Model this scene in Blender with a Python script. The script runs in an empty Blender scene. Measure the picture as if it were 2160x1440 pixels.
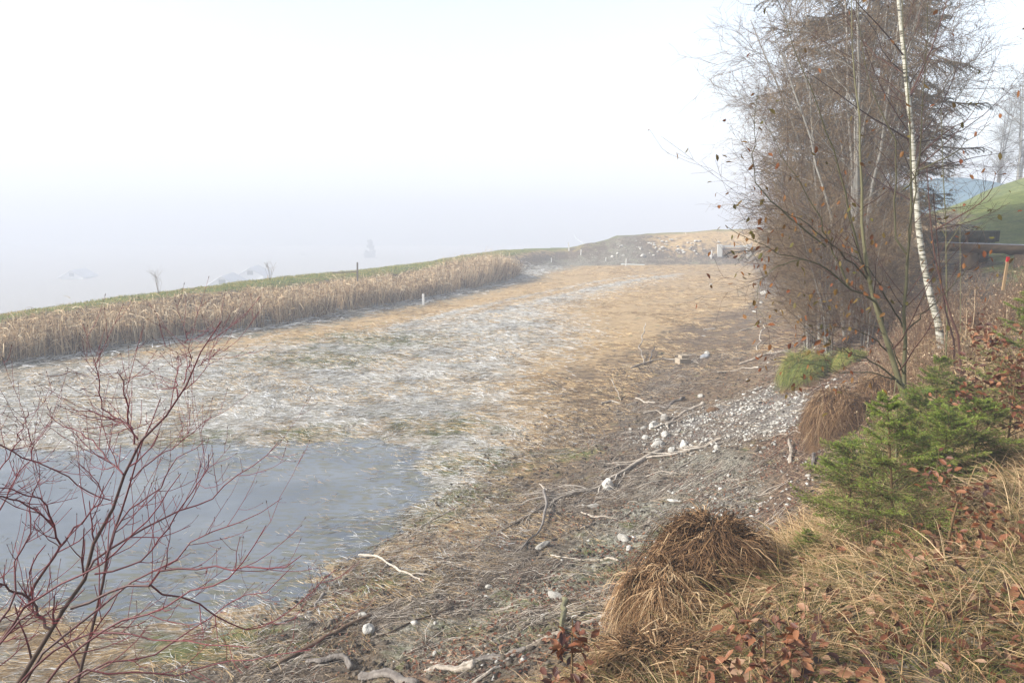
import bpy, math, random
import numpy as np
from mathutils import Vector

rs = np.random.RandomState
# ------------------------------------------------------------------ camera, sky, sun, exposure
S = bpy.context.scene
H_CAM, PITCH, LENS = 4.5, math.radians(10.1), 27.0
cam = bpy.data.cameras.new("camera"); cam.lens = LENS; cam.sensor_width = 36.0
cam.clip_start = 0.05; cam.clip_end = 3000
cam_ob = bpy.data.objects.new("camera", cam); S.collection.objects.link(cam_ob)
cam_ob.location = (0, 0, H_CAM); cam_ob.rotation_euler = (math.pi/2 - PITCH, 0, 0)
S.camera = cam_ob

SUN_DIR = Vector((-0.78, -0.22, 0.50)).normalized()       # towards the sun
elev = math.asin(SUN_DIR.z); azim = math.atan2(SUN_DIR.x, SUN_DIR.y)
W = bpy.data.worlds.new("World"); S.world = W; W.use_nodes = True
nt = W.node_tree; nt.nodes.clear()
sky = nt.nodes.new("ShaderNodeTexSky"); sky.sky_type = 'NISHITA'; sky.sun_disc = False
sky.sun_elevation = elev; sky.sun_rotation = azim; sky.air_density = 1.0; sky.dust_density = 1.5; sky.ozone_density = 1.0
hs = nt.nodes.new("ShaderNodeHueSaturation"); hs.inputs['Saturation'].default_value = 0.5; hs.inputs['Value'].default_value = 1.38
bg = nt.nodes.new("ShaderNodeBackground"); bg.inputs['Strength'].default_value = 0.11
wo = nt.nodes.new("ShaderNodeOutputWorld")
nt.links.new(sky.outputs[0], hs.inputs['Color']); nt.links.new(hs.outputs[0], bg.inputs['Color']); nt.links.new(bg.outputs[0], wo.inputs['Surface'])
sl = bpy.data.lights.new("sun", 'SUN'); sl.energy = 5.0; sl.angle = math.radians(6); sl.color = (1.0, 0.96, 0.90)
so = bpy.data.objects.new("sun", sl); S.collection.objects.link(so)
so.rotation_euler = SUN_DIR.to_track_quat('Z', 'Y').to_euler(); so.location = (-30, -20, 40)
S.view_settings.view_transform = 'Standard'; S.view_settings.look = 'None'
S.view_settings.gamma = 1.0; S.view_settings.exposure = 0.97
HAZE = 0.0056
S.cycles.use_denoising = True
S.cycles.max_bounces = 6; S.cycles.diffuse_bounces = 2; S.cycles.glossy_bounces = 2
S.cycles.transparent_max_bounces = 8; S.cycles.volume_bounces = 1
S.cycles.use_adaptive_sampling = True; S.cycles.adaptive_threshold = 0.02

# ------------------------------------------------------------------ small maths
_T = rs(7).rand(256, 256)
def vnoise(x, y, s=0):
    x = np.asarray(x, float) + s*17.3; y = np.asarray(y, float) + s*9.1
    xi = np.floor(x).astype(int); yi = np.floor(y).astype(int); fx = x-xi; fy = y-yi
    fx = fx*fx*(3-2*fx); fy = fy*fy*(3-2*fy)
    a = _T[xi & 255, yi & 255]; b = _T[(xi+1) & 255, yi & 255]; c = _T[xi & 255, (yi+1) & 255]; d = _T[(xi+1) & 255, (yi+1) & 255]
    return (a*(1-fx)+b*fx)*(1-fy)+(c*(1-fx)+d*fx)*fy
def fbm(x, y, oc=4, s=0, lac=2.1, gain=.5):
    v = 0; a = 1; t = 0
    for i in range(oc):
        v = v + a*vnoise(x, y, s+i*3); t += a; x = x*lac; y = y*lac; a *= gain
    return v/t
def sstep(a, b, x):
    t = np.clip((x-a)/(b-a), 0, 1); return t*t*(3-2*t)

# basin outline, counter-clockwise: x, y, kind weight (bank, dam, far bank)
BAS = [(-2.8,7.6,0),(-.5,10,0),(1.04,13.4,0),(4.2,20.8,0),(8.8,29.5,0),(14.1,43.8,0),(17.6,56.5,.5),(16.8,57.6,2),(8.6,57.8,2),(4.3,58,1),
       (1.8,52,1),(.3,46,1),(-4.1,36.3,1),(-8.4,28.6,1),(-12,24.2,1),(-14.3,21.1,1),(-20,14,1),(-20,7,.5),(-12,4,0),(-5.5,6.2,0)]
PX = np.array([[b[0], b[1]] for b in BAS], float)
def kindw(k): return {0:(1,0,0),1:(0,1,0),2:(0,0,1),.5:(.6,.4,0)}[k]
PW = np.array([kindw(b[2]) for b in BAS], float)
def basin(x, y):
    x = np.asarray(x, float).ravel(); y = np.asarray(y, float).ravel()
    best = np.full(x.shape, 1e9); w = np.zeros((x.size, 3)); ins = np.zeros(x.shape, bool)
    n = len(PX)
    for i in range(n):
        a = PX[i]; b = PX[(i+1) % n]; e = b-a
        t = np.clip(((x-a[0])*e[0]+(y-a[1])*e[1])/(e@e), 0, 1)
        dx = x-a[0]-t*e[0]; dy = y-a[1]-t*e[1]; d = np.hypot(dx, dy); m = d < best
        best[m] = d[m]; w[m] = PW[i]*(1-t[m, None]) + PW[(i+1) % n]*t[m, None]
        c = ((a[1] > y) != (b[1] > y)); xx = a[0] + (y-a[1])/(b[1]-a[1]+1e-12)*e[0]
        ins ^= c & (x < xx)
    return np.where(ins, -best, best), w
P0 = ([0,2,3.5,4.5,5.5,6.5,8,12,40,400],[0,.35,.95,1.7,2.45,2.85,3.1,3.3,3.6,4.0])
P1 = ([0,.8,3.0,3.6,5.2,7.5,16,30,60,130,400],[0,.12,.98,1.04,1.0,.25,-2.2,-8.,-16.5,-18,-18])
P2 = ([0,.5,2.6,3.4,8,40,150,400],[0,.2,1.9,2.2,2.2,-3,-17,-18])
def bump(x, y, cx, cy, rx, ry, h, rot=0.):
    c, s = math.cos(rot), math.sin(rot); u = ((x-cx)*c+(y-cy)*s)/rx; v = (-(x-cx)*s+(y-cy)*c)/ry
    return h*np.exp(-(u*u+v*v))
def Z(x, y, fine=True):
    shp = np.shape(x); x = np.asarray(x, float).ravel(); y = np.asarray(y, float).ravel()
    d, w = basin(x, y); dd = np.maximum(d + (vnoise(x*.5, y*.5, 3)-.5)*.5*sstep(0, 1.5, np.abs(d)), 0)
    z = w[:, 0]*np.interp(dd, *P0)+w[:, 1]*np.interp(dd, *P1)*np.where(dd < 6, np.interp(x, [-17.5, -14.5, -10.5, -6, 0], [.80, 1.10, 1.22, 1.10, 1.02]), 1)+w[:, 2]*np.interp(dd, *P2)*np.interp(x, [3, 6, 12, 19], [.76, .84, .95, 1.14])
    z += bump(x, y, 5.9, 60.5, 1.1, .9, .38) + (vnoise(x*.9, y*.9, 5)-.5)*.16*w[:, 2]*sstep(2, 3, d)
    z += bump(x, y, 21, 28.5, 7, 5.5, 1.95) + bump(x, y, 12, 17.5, 3.5, 3.5, .28) + bump(x, y, 32, 43, 8, 7, 3.9)
    # pond hollow
    z -= .12*sstep(1.2, -1.0, poly_d(x, y, POND))
    if fine:
        k = sstep(70, 20, np.hypot(x, y)); z += k*((fbm(x*1.1, y*1.1, 3, 11)-.5)*.09 + (fbm(x*5, y*5, 3, 21)-.5)*(.03+.07*sstep(-1, .6, d)))
    return z.reshape(shp)
def poly_d(x, y, P):
    x = np.asarray(x, float).ravel(); y = np.asarray(y, float).ravel(); best = np.full(x.shape, 1e9); ins = np.zeros(x.shape, bool)
    P = np.asarray(P, float); n = len(P)
    for i in range(n):
        a = P[i]; b = P[(i+1) % n]; e = b-a
        t = np.clip(((x-a[0])*e[0]+(y-a[1])*e[1])/(e@e), 0, 1); d = np.hypot(x-a[0]-t*e[0], y-a[1]-t*e[1]); best = np.minimum(best, d)
        c = ((a[1] > y) != (b[1] > y)); ins ^= c & (x < a[0]+(y-a[1])/(b[1]-a[1]+1e-12)*e[0])
    return np.where(ins, -best, best)
def ray(px, py):
    f = LENS/36*2160; u = (px-1080)/f; v = (720-py)/f
    return np.array([u, math.cos(PITCH)+v*math.sin(PITCH), -math.sin(PITCH)+v*math.cos(PITCH)])
def flat(px, py, z=0.):
    d = ray(px, py); t = (z-H_CAM)/d[2]; return (d[0]*t, d[1]*t)
def at(px, py, Y):
    d = ray(px, py); t = Y/d[1]; return np.array([d[0]*t, Y, H_CAM+d[2]*t])
_ts = np.geomspace(1.5, 140, 260)
POND = [(-24, 14.0)] + [flat(*p) for p in ((0,945),(200,942),(400,940),(620,938),(850,928),(905,945),(880,985),(870,1040),(820,1110),(740,1165),(650,1235),(555,1275),(430,1290),(250,1300),(60,1285))] + [(-9,7.9),(-24,8.2)]
def g(px, py):
    d = ray(px, py); p = _ts[:, None]*d[None]; z = H_CAM+p[:, 2]; h = Z(p[:, 0], p[:, 1], False); below = np.nonzero(z < h)[0]
    if len(below) == 0: i = len(_ts)-1
    else: i = max(below[0], 1)
    a = z[i-1]-h[i-1]; b = z[i]-h[i]; t = _ts[i-1]+(_ts[i]-_ts[i-1])*a/(a-b+1e-9); q = t*d
    return np.array([q[0], q[1], float(Z(q[0:1], q[1:2])[0])])
def pix_poly(pts): return [tuple(g(*p)[:2]) for p in pts]

# ------------------------------------------------------------------ mesh helpers
C = S.collection
def mesh_np(name, V, faces, mat, tint=None, smooth=False):
    me = bpy.data.meshes.new(name); V = np.ascontiguousarray(V, dtype=np.float32)
    fs = [np.asarray(f, dtype=np.int32) for f in faces if len(f)]
    me.vertices.add(len(V)); me.vertices.foreach_set('co', V.ravel())
    nl = sum(f.size for f in fs); npoly = sum(len(f) for f in fs)
    me.loops.add(nl); me.polygons.add(npoly)
    me.loops.foreach_set('vertex_index', np.concatenate([f.ravel() for f in fs]))
    st = []; o = 0
    for f in fs:
        st.append(o+np.arange(len(f))*f.shape[1]); o += f.size
    me.polygons.foreach_set('loop_start', np.concatenate(st).astype(np.int32))
    if smooth: me.polygons.foreach_set('use_smooth', np.ones(npoly, bool))
    if tint is not None:
        at_ = me.attributes.new('tint', 'FLOAT', 'POINT'); at_.data.foreach_set('value', np.asarray(tint, np.float32))
    if mat: me.materials.append(mat)
    me.update(calc_edges=True); me.validate(verbose=False)
    return me
def obj(name, me, parent=None, loc=None):
    o = bpy.data.objects.new(name, me); C.objects.link(o)
    if parent is not None: o.parent = parent
    if loc is not None: o.location = loc
    return o
def tag(o, label=None, cat=None, group=None, kind=None):
    if label: o['label'] = label
    if cat: o['category'] = cat
    if group: o['group'] = group
    if kind: o['kind'] = kind
    return o
def empty(name, loc=(0,0,0), rz=0):
    o = bpy.data.objects.new(name, None); C.objects.link(o); o.location = loc; o.rotation_euler = (0, 0, rz); o.empty_display_size = .3; return o
class MB:
    """collects vertex/face arrays"""
    def __init__(s): s.V = []; s.F3 = []; s.F4 = []; s.T = []; s.n = 0
    def add(s, V, F3=None, F4=None, T=None):
        V = np.asarray(V, float)
        if F3 is not None and len(F3): s.F3.append(np.asarray(F3)+s.n)
        if F4 is not None and len(F4): s.F4.append(np.asarray(F4)+s.n)
        s.T.append(np.zeros(len(V)) if T is None else np.broadcast_to(np.asarray(T, float), (len(V),))); s.V.append(V); s.n += len(V)
        return s
    def mesh(s, name, mat, smooth=False, origin=None):
        V = np.concatenate(s.V)
        if origin is not None: V = V-np.asarray(origin)
        F = [np.concatenate(s.F3) if s.F3 else [], np.concatenate(s.F4) if s.F4 else []]
        return mesh_np(name, V, F, mat, np.concatenate(s.T), smooth)
def nrm(a): return a/(np.linalg.norm(a, axis=-1, keepdims=True)+1e-9)
def ribbons(P, Wd, side, T=None):
    N, K, _ = P.shape; side = side[:, None, :]*(Wd[:, :, None]/2)
    V = np.stack([P-side, P+side], 2).reshape(-1, 3)
    b = (np.arange(N)*K*2)[:, None]; k = np.arange(K-1)[None]*2
    q = np.stack([b+k, b+k+1, b+k+3, b+k+2], -1).reshape(-1, 4)
    return V, None, q, (None if T is None else np.repeat(T, K*2))
def blades(pos, dr, L, wd, droop, rng, K=3, T=None):
    N = len(pos); t = np.linspace(0, 1, K)[None, :, None]; L = np.broadcast_to(L, (N,)); droop = np.broadcast_to(droop, (N,))
    dr = nrm(dr); P = pos[:, None]+dr[:, None]*L[:, None, None]*t; P[:, :, 2] -= (droop*L)[:, None]*t[:, :, 0]**2
    sd = nrm(np.cross(dr, rng.normal(size=(N, 3)))); tt = t[:, :, 0]
    Wd = np.broadcast_to(wd, (N,))[:, None]*np.clip(1.15-tt**1.6, .12, 1)
    return ribbons(P, Wd, sd, T)
def tubes(P, R, sides=4, T=None, cap=False):
    N, K, _ = P.shape; tan = np.empty_like(P); tan[:, 1:-1] = P[:, 2:]-P[:, :-2]; tan[:, 0] = P[:, 1]-P[:, 0]; tan[:, -1] = P[:, -1]-P[:, -2]; tan = nrm(tan)
    ref = np.where(np.abs(tan[:, :1, 2:3]) > .9, np.array([1., 0, 0]), np.array([0, 0, 1.])); ref = np.broadcast_to(ref, P.shape)
    a = nrm(np.cross(tan, ref)); b = np.cross(tan, a)
    ang = np.arange(sides)*2*math.pi/sides
    V = P[:, :, None]+R[:, :, None, None]*(a[:, :, None]*np.cos(ang)[None, None, :, None]+b[:, :, None]*np.sin(ang)[None, None, :, None])
    base = (np.arange(N)*K*sides)[:, None, None]; k = (np.arange(K-1)*sides)[None, :, None]; s = np.arange(sides)[None, None]; s2 = (s+1) % sides
    q = np.stack([base+k+s, base+k+s2, base+k+sides+s2, base+k+sides+s], -1).reshape(-1, 4)
    Tt = None if T is None else (np.repeat(T.reshape(N, K), sides, axis=1).reshape(-1) if T.ndim == 2 else np.repeat(T, K*sides))
    V = V.reshape(-1, 3)
    if cap:   # close both ends with fans
        idx = []; cv = []
        for e, kk in ((0, 0), (1, K-1)):
            cpos = P[:, kk]; start = len(V)+len(cv)*N; cv.append(cpos)
            for i in range(sides):
                i1 = np.arange(N)*K*sides+kk*sides+i; i2 = np.arange(N)*K*sides+kk*sides+(i+1) % sides; c = start+np.arange(N)
                idx.append(np.stack([i2, i1, c] if e == 0 else [i1, i2, c], -1))
        V = np.concatenate([V]+cv); F3 = np.concatenate(idx)
        if Tt is not None: Tt = np.concatenate([Tt, np.zeros(2*N)+Tt.mean()])
        return V, F3, q, Tt
    return V, None, q, Tt
def resample(pts, K):
    pts = np.asarray(pts, float); s = np.r_[0, np.cumsum(np.linalg.norm(np.diff(pts, axis=0), axis=1))]
    t = np.linspace(0, s[-1], K); return np.stack([np.interp(t, s, pts[:, i]) for i in range(pts.shape[1])], 1)
def spawn(P, R, m, rng, t0=.2, t1=1., Lr=(.3, .5), Lfix=None, ang=45, grav=.1, K=4, rr=.5, wob=.12, rmin=.002, taper=.35, flatz=1.):
    """m children on every polyline of P"""
    N, Kp, _ = P.shape; n = N*m; t = rng.uniform(t0, t1, n); par = np.repeat(np.arange(N), m)
    f = t*(Kp-1); i = np.minimum(f.astype(int), Kp-2); u = (f-i)[:, None]
    p0 = P[par, i]*(1-u)+P[par, i+1]*u; tan = nrm(P[par, i+1]-P[par, i]); r0 = (R[par, i]*(1-u[:, 0])+R[par, i+1]*u[:, 0])
    plen = np.linalg.norm(np.diff(P, axis=1), axis=2).sum(1)[par]
    per = nrm(np.cross(tan, rng.normal(size=(n, 3)))); per[:, 2] *= flatz; per = nrm(per)
    a = np.radians(rng.normal(ang, ang*.2, n))[:, None]; d = nrm(tan*np.cos(a)+per*np.sin(a))
    L = (plen*rng.uniform(Lr[0], Lr[1], n)*(1.15-.6*t)) if Lfix is None else rng.uniform(Lfix[0], Lfix[1], n)
    tt = np.linspace(0, 1, K)
    Q = p0[:, None]+d[:, None]*(L[:, None]*tt)[:, :, None]
    w = np.cumsum(rng.normal(size=(n, K, 3))*(L/K*wob)[:, None, None], axis=1); w[:, 0] = 0; Q = Q+w
    Q[:, :, 2] += grav*L[:, None]*tt[None]**2
    r = np.maximum(r0*rr, rmin)[:, None]*(1-(1-taper)*tt)[None]
    return Q, np.maximum(r, rmin*.6)
def rotmats(rng, N, tilt=.5):
    """random frames whose z axis leans at most about tilt from up"""
    z = nrm(np.stack([rng.normal(0, tilt, N), rng.normal(0, tilt, N), np.ones(N)], -1)); a = rng.uniform(0, 2*math.pi, N)
    x = np.stack([np.cos(a), np.sin(a), np.zeros(N)], -1); x = nrm(x-z*(x*z).sum(1, keepdims=True)); y = np.cross(z, x)
    return np.stack([x, y, z], -1)
def scatter(tv, tf, pos, rot, sc, T=None):
    tv = np.asarray(tv, float); n = len(tv); N = len(pos); sc = np.asarray(sc, float); sc = sc[:, None] if sc.ndim == 1 else sc
    V = np.einsum('nij,nkj->nki', rot, tv[None]*sc[:, None, :] if sc.shape[1] == 3 else tv[None]*sc[:, :, None])+pos[:, None]
    F = (np.asarray(tf)[None]+(np.arange(N)*n)[:, None, None]).reshape(-1, len(tf[0]))
    Tt = None if T is None else np.repeat(T, n)
    return (V.reshape(-1, 3), F, None, Tt) if len(tf[0]) == 3 else (V.reshape(-1, 3), None, F, Tt)
LEAF_V = [(0,0,0),(.28,.25,.13),(.28,-.20,.06),(.64,.22,.16),(.68,-.22,.02),(1,.03,-.04),(.3,0,-.02),(.68,0,-.04)]
LEAF_F = [(0,6,1,1),(0,2,6,6)]
LEAF_T = [(0,6,1),(0,2,6),(1,6,7),(1,7,3),(6,2,4),(6,4,7),(3,7,5),(7,4,5)]
SMALL_V = [(0,0,0),(.5,.33,.08),(1,0,-.05),(.5,-.33,.08)]; SMALL_T = [(0,2,1),(0,3,2)]
PEB_V = [(1,0,0),(-1,0,0),(0,1,0),(0,-1,0),(0,0,.8),(0,0,-.6),(.6,.6,.35),(-.6,.6,.3),(-.6,-.6,.38),(.6,-.6,.3)]
PEB_T = [(0,6,4),(6,2,4),(2,7,4),(7,1,4),(1,8,4),(8,3,4),(3,9,4),(9,0,4),(6,0,5),(2,6,5),(7,2,5),(1,7,5),(8,1,5),(3,8,5),(9,3,5),(0,9,5)]

# ------------------------------------------------------------------ materials
def new_mat(name, rough=.85, spec=.25):
    m = bpy.data.materials.new(name); m.use_nodes = True; n = m.node_tree; b = n.nodes['Principled BSDF']
    b.inputs['Roughness'].default_value = rough; b.inputs['Specular IOR Level'].default_value = spec
    return m, n, b
def ramp(n, cols, pos=None):
    r = n.nodes.new('ShaderNodeValToRGB'); e = r.color_ramp.elements
    pos = pos or list(np.linspace(0, 1, len(cols)))
    while len(e) < len(cols): e.new(.5)
    for i, c in enumerate(cols): e[i].position = pos[i]; e[i].color = (c[0]**1.12*.84, c[1]**1.12*.84, c[2]**1.12*.84, 1)
    return r
def tint_mat(name, cols, rough=.85, noise=.25, nscale=6., spec=.2, pos=None, trans=0., bumpy=0., bscale=60.):
    m, n, b = new_mat(name, rough, spec)
    a = n.nodes.new('ShaderNodeAttribute'); a.attribute_name = 'tint'
    tc = n.nodes.new('ShaderNodeNewGeometry'); nz = n.nodes.new('ShaderNodeTexNoise'); nz.inputs['Scale'].default_value = nscale; nz.inputs['Detail'].default_value = 4
    n.links.new(tc.outputs['Position'], nz.inputs['Vector'])
    mm = n.nodes.new('ShaderNodeMath'); mm.operation = 'MULTIPLY_ADD'; mm.inputs[1].default_value = noise*2; n.links.new(nz.outputs['Fac'], mm.inputs[0])
    m2 = n.nodes.new('ShaderNodeMath'); m2.operation = 'SUBTRACT'; m2.inputs[1].default_value = noise; n.links.new(a.outputs['Fac'], m2.inputs[0]); n.links.new(m2.outputs[0], mm.inputs[2])
    r = ramp(n, cols, pos); n.links.new(mm.outputs[0], r.inputs[0]); n.links.new(r.outputs[0], b.inputs['Base Color'])
    if bumpy:
        nb = n.nodes.new('ShaderNodeTexNoise'); nb.inputs['Scale'].default_value = bscale; nb.inputs['Detail'].default_value = 5; n.links.new(tc.outputs['Position'], nb.inputs['Vector'])
        bp = n.nodes.new('ShaderNodeBump'); bp.inputs['Strength'].default_value = bumpy; bp.inputs['Distance'].default_value = .02; n.links.new(nb.outputs['Fac'], bp.inputs['Height']); n.links.new(bp.outputs[0], b.inputs['Normal'])
    if trans:
        t = n.nodes.new('ShaderNodeBsdfTranslucent'); n.links.new(r.outputs[0], t.inputs['Color']); mx = n.nodes.new('ShaderNodeMixShader'); mx.inputs[0].default_value = trans
        out = [x for x in n.nodes if x.type == 'OUTPUT_MATERIAL'][0]; n.links.new(b.outputs[0], mx.inputs[1]); n.links.new(t.outputs[0], mx.inputs[2]); n.links.new(mx.outputs[0], out.inputs['Surface'])
    return m
M_straw = tint_mat('straw', [(.17,.11,.055),(.42,.29,.15),(.68,.50,.28),(.84,.68,.44)], trans=.15)
M_frost = tint_mat('frosted_straw', [(.16,.13,.08),(.40,.36,.28),(.66,.64,.60),(.88,.90,.92)], trans=.1)
M_muddy = tint_mat('brown_straw', [(.09,.065,.045),(.24,.17,.11),(.42,.31,.20),(.56,.45,.31)])
M_green = tint_mat('green_grass', [(.06,.07,.02),(.12,.13,.04),(.24,.23,.09),(.38,.34,.17)], trans=.25)
M_tuft = tint_mat('tuft_grass', [(.09,.13,.03),(.18,.25,.06),(.36,.36,.10),(.58,.44,.16)], trans=.25)
M_bank = tint_mat('bank_grass', [(.09,.13,.035),(.20,.19,.065),(.34,.22,.105),(.51,.35,.185),(.70,.53,.33)], pos=[0,.18,.34,.62,1], trans=.25)
M_reed = tint_mat('reed', [(.10,.06,.032),(.42,.285,.155),(.76,.57,.35),(.90,.79,.58)], trans=.2, noise=.28, nscale=1.3)
M_sedge = tint_mat('sedge', [(.04,.024,.014),(.155,.088,.045),(.32,.195,.10),(.60,.45,.28)], trans=.12)
M_sedgecore = tint_mat('sedge_core', [(.10,.06,.03),(.18,.11,.06)])
M_leaf = tint_mat('dead_leaf', [(.07,.028,.018),(.17,.065,.032),(.24,.095,.045),(.30,.15,.08),(.40,.27,.18)], rough=.6, spec=.35, trans=.15, noise=.1)
M_beech = tint_mat('beech_leaf', [(.07,.024,.016),(.16,.055,.026),(.25,.095,.04),(.36,.18,.09)], rough=.55, spec=.4, trans=.2, noise=.1)
M_yleaf = tint_mat('autumn_leaf', [(.14,.13,.03),(.22,.13,.035),(.28,.12,.035),(.24,.08,.03)], rough=.6, trans=.35, noise=.05)
M_drift = tint_mat('driftwood', [(.12,.10,.08),(.30,.255,.205),(.48,.42,.35),(.60,.54,.46)], bumpy=.5, nscale=9)
M_darkwood = tint_mat('wet_wood', [(.018,.014,.012),(.045,.035,.028),(.15,.10,.065),(.22,.15,.10)], bumpy=.6, rough=.7)
M_greywood = tint_mat('grey_wood', [(.10,.085,.075),(.19,.165,.145),(.30,.27,.24)], bumpy=.7)
M_twigl = tint_mat('litter_twig', [(.05,.035,.025),(.16,.12,.09),(.40,.34,.27),(.66,.60,.52)])
M_clod = tint_mat('soil', [(.03,.024,.018),(.09,.072,.055),(.18,.15,.115)])
M_twig = tint_mat('grey_twig', [(.20,.17,.14),(.36,.31,.26),(.50,.45,.38)])
M_stone = tint_mat('limestone', [(.10,.09,.075),(.28,.262,.23),(.48,.46,.415),(.63,.61,.56)], bumpy=.9, nscale=12, bscale=25)
M_gstone = tint_mat('grey_stone', [(.16,.17,.18),(.30,.31,.33),(.46,.47,.48)], bumpy=.6, nscale=8, bscale=30)
M_red = tint_mat('dogwood_bark', [(.08,.046,.026),(.085,.028,.018),(.125,.010,.014),(.21,.006,.018)], pos=[0,.35,.6,1], rough=.5, spec=.4, noise=.2, nscale=14)
M_bark = tint_mat('grey_bark', [(.07,.06,.05),(.18,.16,.13),(.36,.34,.30)], noise=.3, nscale=9, bumpy=.4)
M_brtwig = tint_mat('brown_twig', [(.06,.037,.018),(.18,.118,.06),(.36,.26,.15)])
M_redtwig = tint_mat('reddish_twig', [(.04,.02,.016),(.085,.04,.03),(.14,.07,.05)])
M_olive = tint_mat('olive_bark', [(.07,.06,.03),(.15,.14,.07),(.26,.24,.14)], noise=.3, nscale=7, rough=.6)
M_needle = tint_mat('spruce_needle', [(.03,.055,.010),(.13,.20,.03),(.29,.37,.055),(.52,.56,.12)], rough=.5, spec=.35, trans=.1, noise=.2, nscale=3)
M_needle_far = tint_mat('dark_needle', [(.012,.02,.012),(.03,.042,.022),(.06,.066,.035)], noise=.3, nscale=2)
M_weed = tint_mat('dead_weed', [(.12,.06,.035),(.24,.14,.08),(.38,.26,.16),(.52,.42,.28)], trans=.1)
M_log = tint_mat('log_bark', [(.05,.035,.025),(.12,.085,.055),(.22,.155,.10)], bumpy=.9, bscale=22, noise=.35)
M_cut = tint_mat('weathered_plank', [(.15,.15,.17),(.26,.26,.29),(.36,.37,.40)], rough=.6, noise=.35, nscale=3)
M_darkslab = tint_mat('mossy_slab', [(.03,.033,.028),(.06,.065,.05),(.11,.11,.09)], noise=.35, nscale=8, bumpy=.5)
M_peg = tint_mat('peg_wood', [(.34,.23,.12),(.46,.33,.20)], nscale=12)
M_redpaint = tint_mat('red_paint', [(.40,.012,.018),(.52,.03,.035)], rough=.5)
M_whitep = tint_mat('white_paint', [(.72,.71,.68),(.80,.79,.76)], rough=.6)
M_conc = tint_mat('concrete', [(.42,.42,.40),(.56,.56,.53)], bumpy=.3)
M_gate = tint_mat('gate_board', [(.34,.22,.10),(.48,.33,.17)])
M_rope = tint_mat('pale_rope', [(.55,.62,.60),(.72,.76,.72)])
M_block = tint_mat('cut_wood', [(.34,.28,.21),(.50,.43,.33)], bumpy=.3)
M_wall = tint_mat('house_wall', [(.86,.86,.85),(.92,.92,.91)])
M_roof = tint_mat('house_roof', [(.62,.62,.64),(.70,.70,.72)])
M_glass = tint_mat('window_dark', [(.05,.06,.07),(.08,.09,.1)], rough=.2)
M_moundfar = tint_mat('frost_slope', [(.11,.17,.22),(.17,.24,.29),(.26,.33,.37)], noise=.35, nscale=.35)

# birch bark: white with dark cross marks
M_birch, n, b = new_mat('birch_bark', .6, .3)
tc = n.nodes.new('ShaderNodeNewGeometry'); mp = n.nodes.new('ShaderNodeMapping'); mp.inputs['Scale'].default_value = (9, 9, 42)
nz = n.nodes.new('ShaderNodeTexNoise'); nz.inputs['Scale'].default_value = 1.; nz.inputs['Detail'].default_value = 5
n.links.new(tc.outputs['Position'], mp.inputs[0]); n.links.new(mp.outputs[0], nz.inputs['Vector'])
r = ramp(n, [(.05,.045,.035),(.20,.18,.13),(.42,.40,.32),(.60,.58,.52)], [.35,.42,.50,.68]); n.links.new(nz.outputs['Fac'], r.inputs[0])
at2 = n.nodes.new('ShaderNodeAttribute'); at2.attribute_name = 'tint'; mx = n.nodes.new('ShaderNodeMixRGB'); mx.blend_type = 'MIX'; mx.inputs[2].default_value = (.20,.17,.12,1)
n.links.new(at2.outputs['Fac'], mx.inputs[0]); n.links.new(r.outputs[0], mx.inputs[1]); n.links.new(mx.outputs[0], b.inputs['Base Color'])

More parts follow.
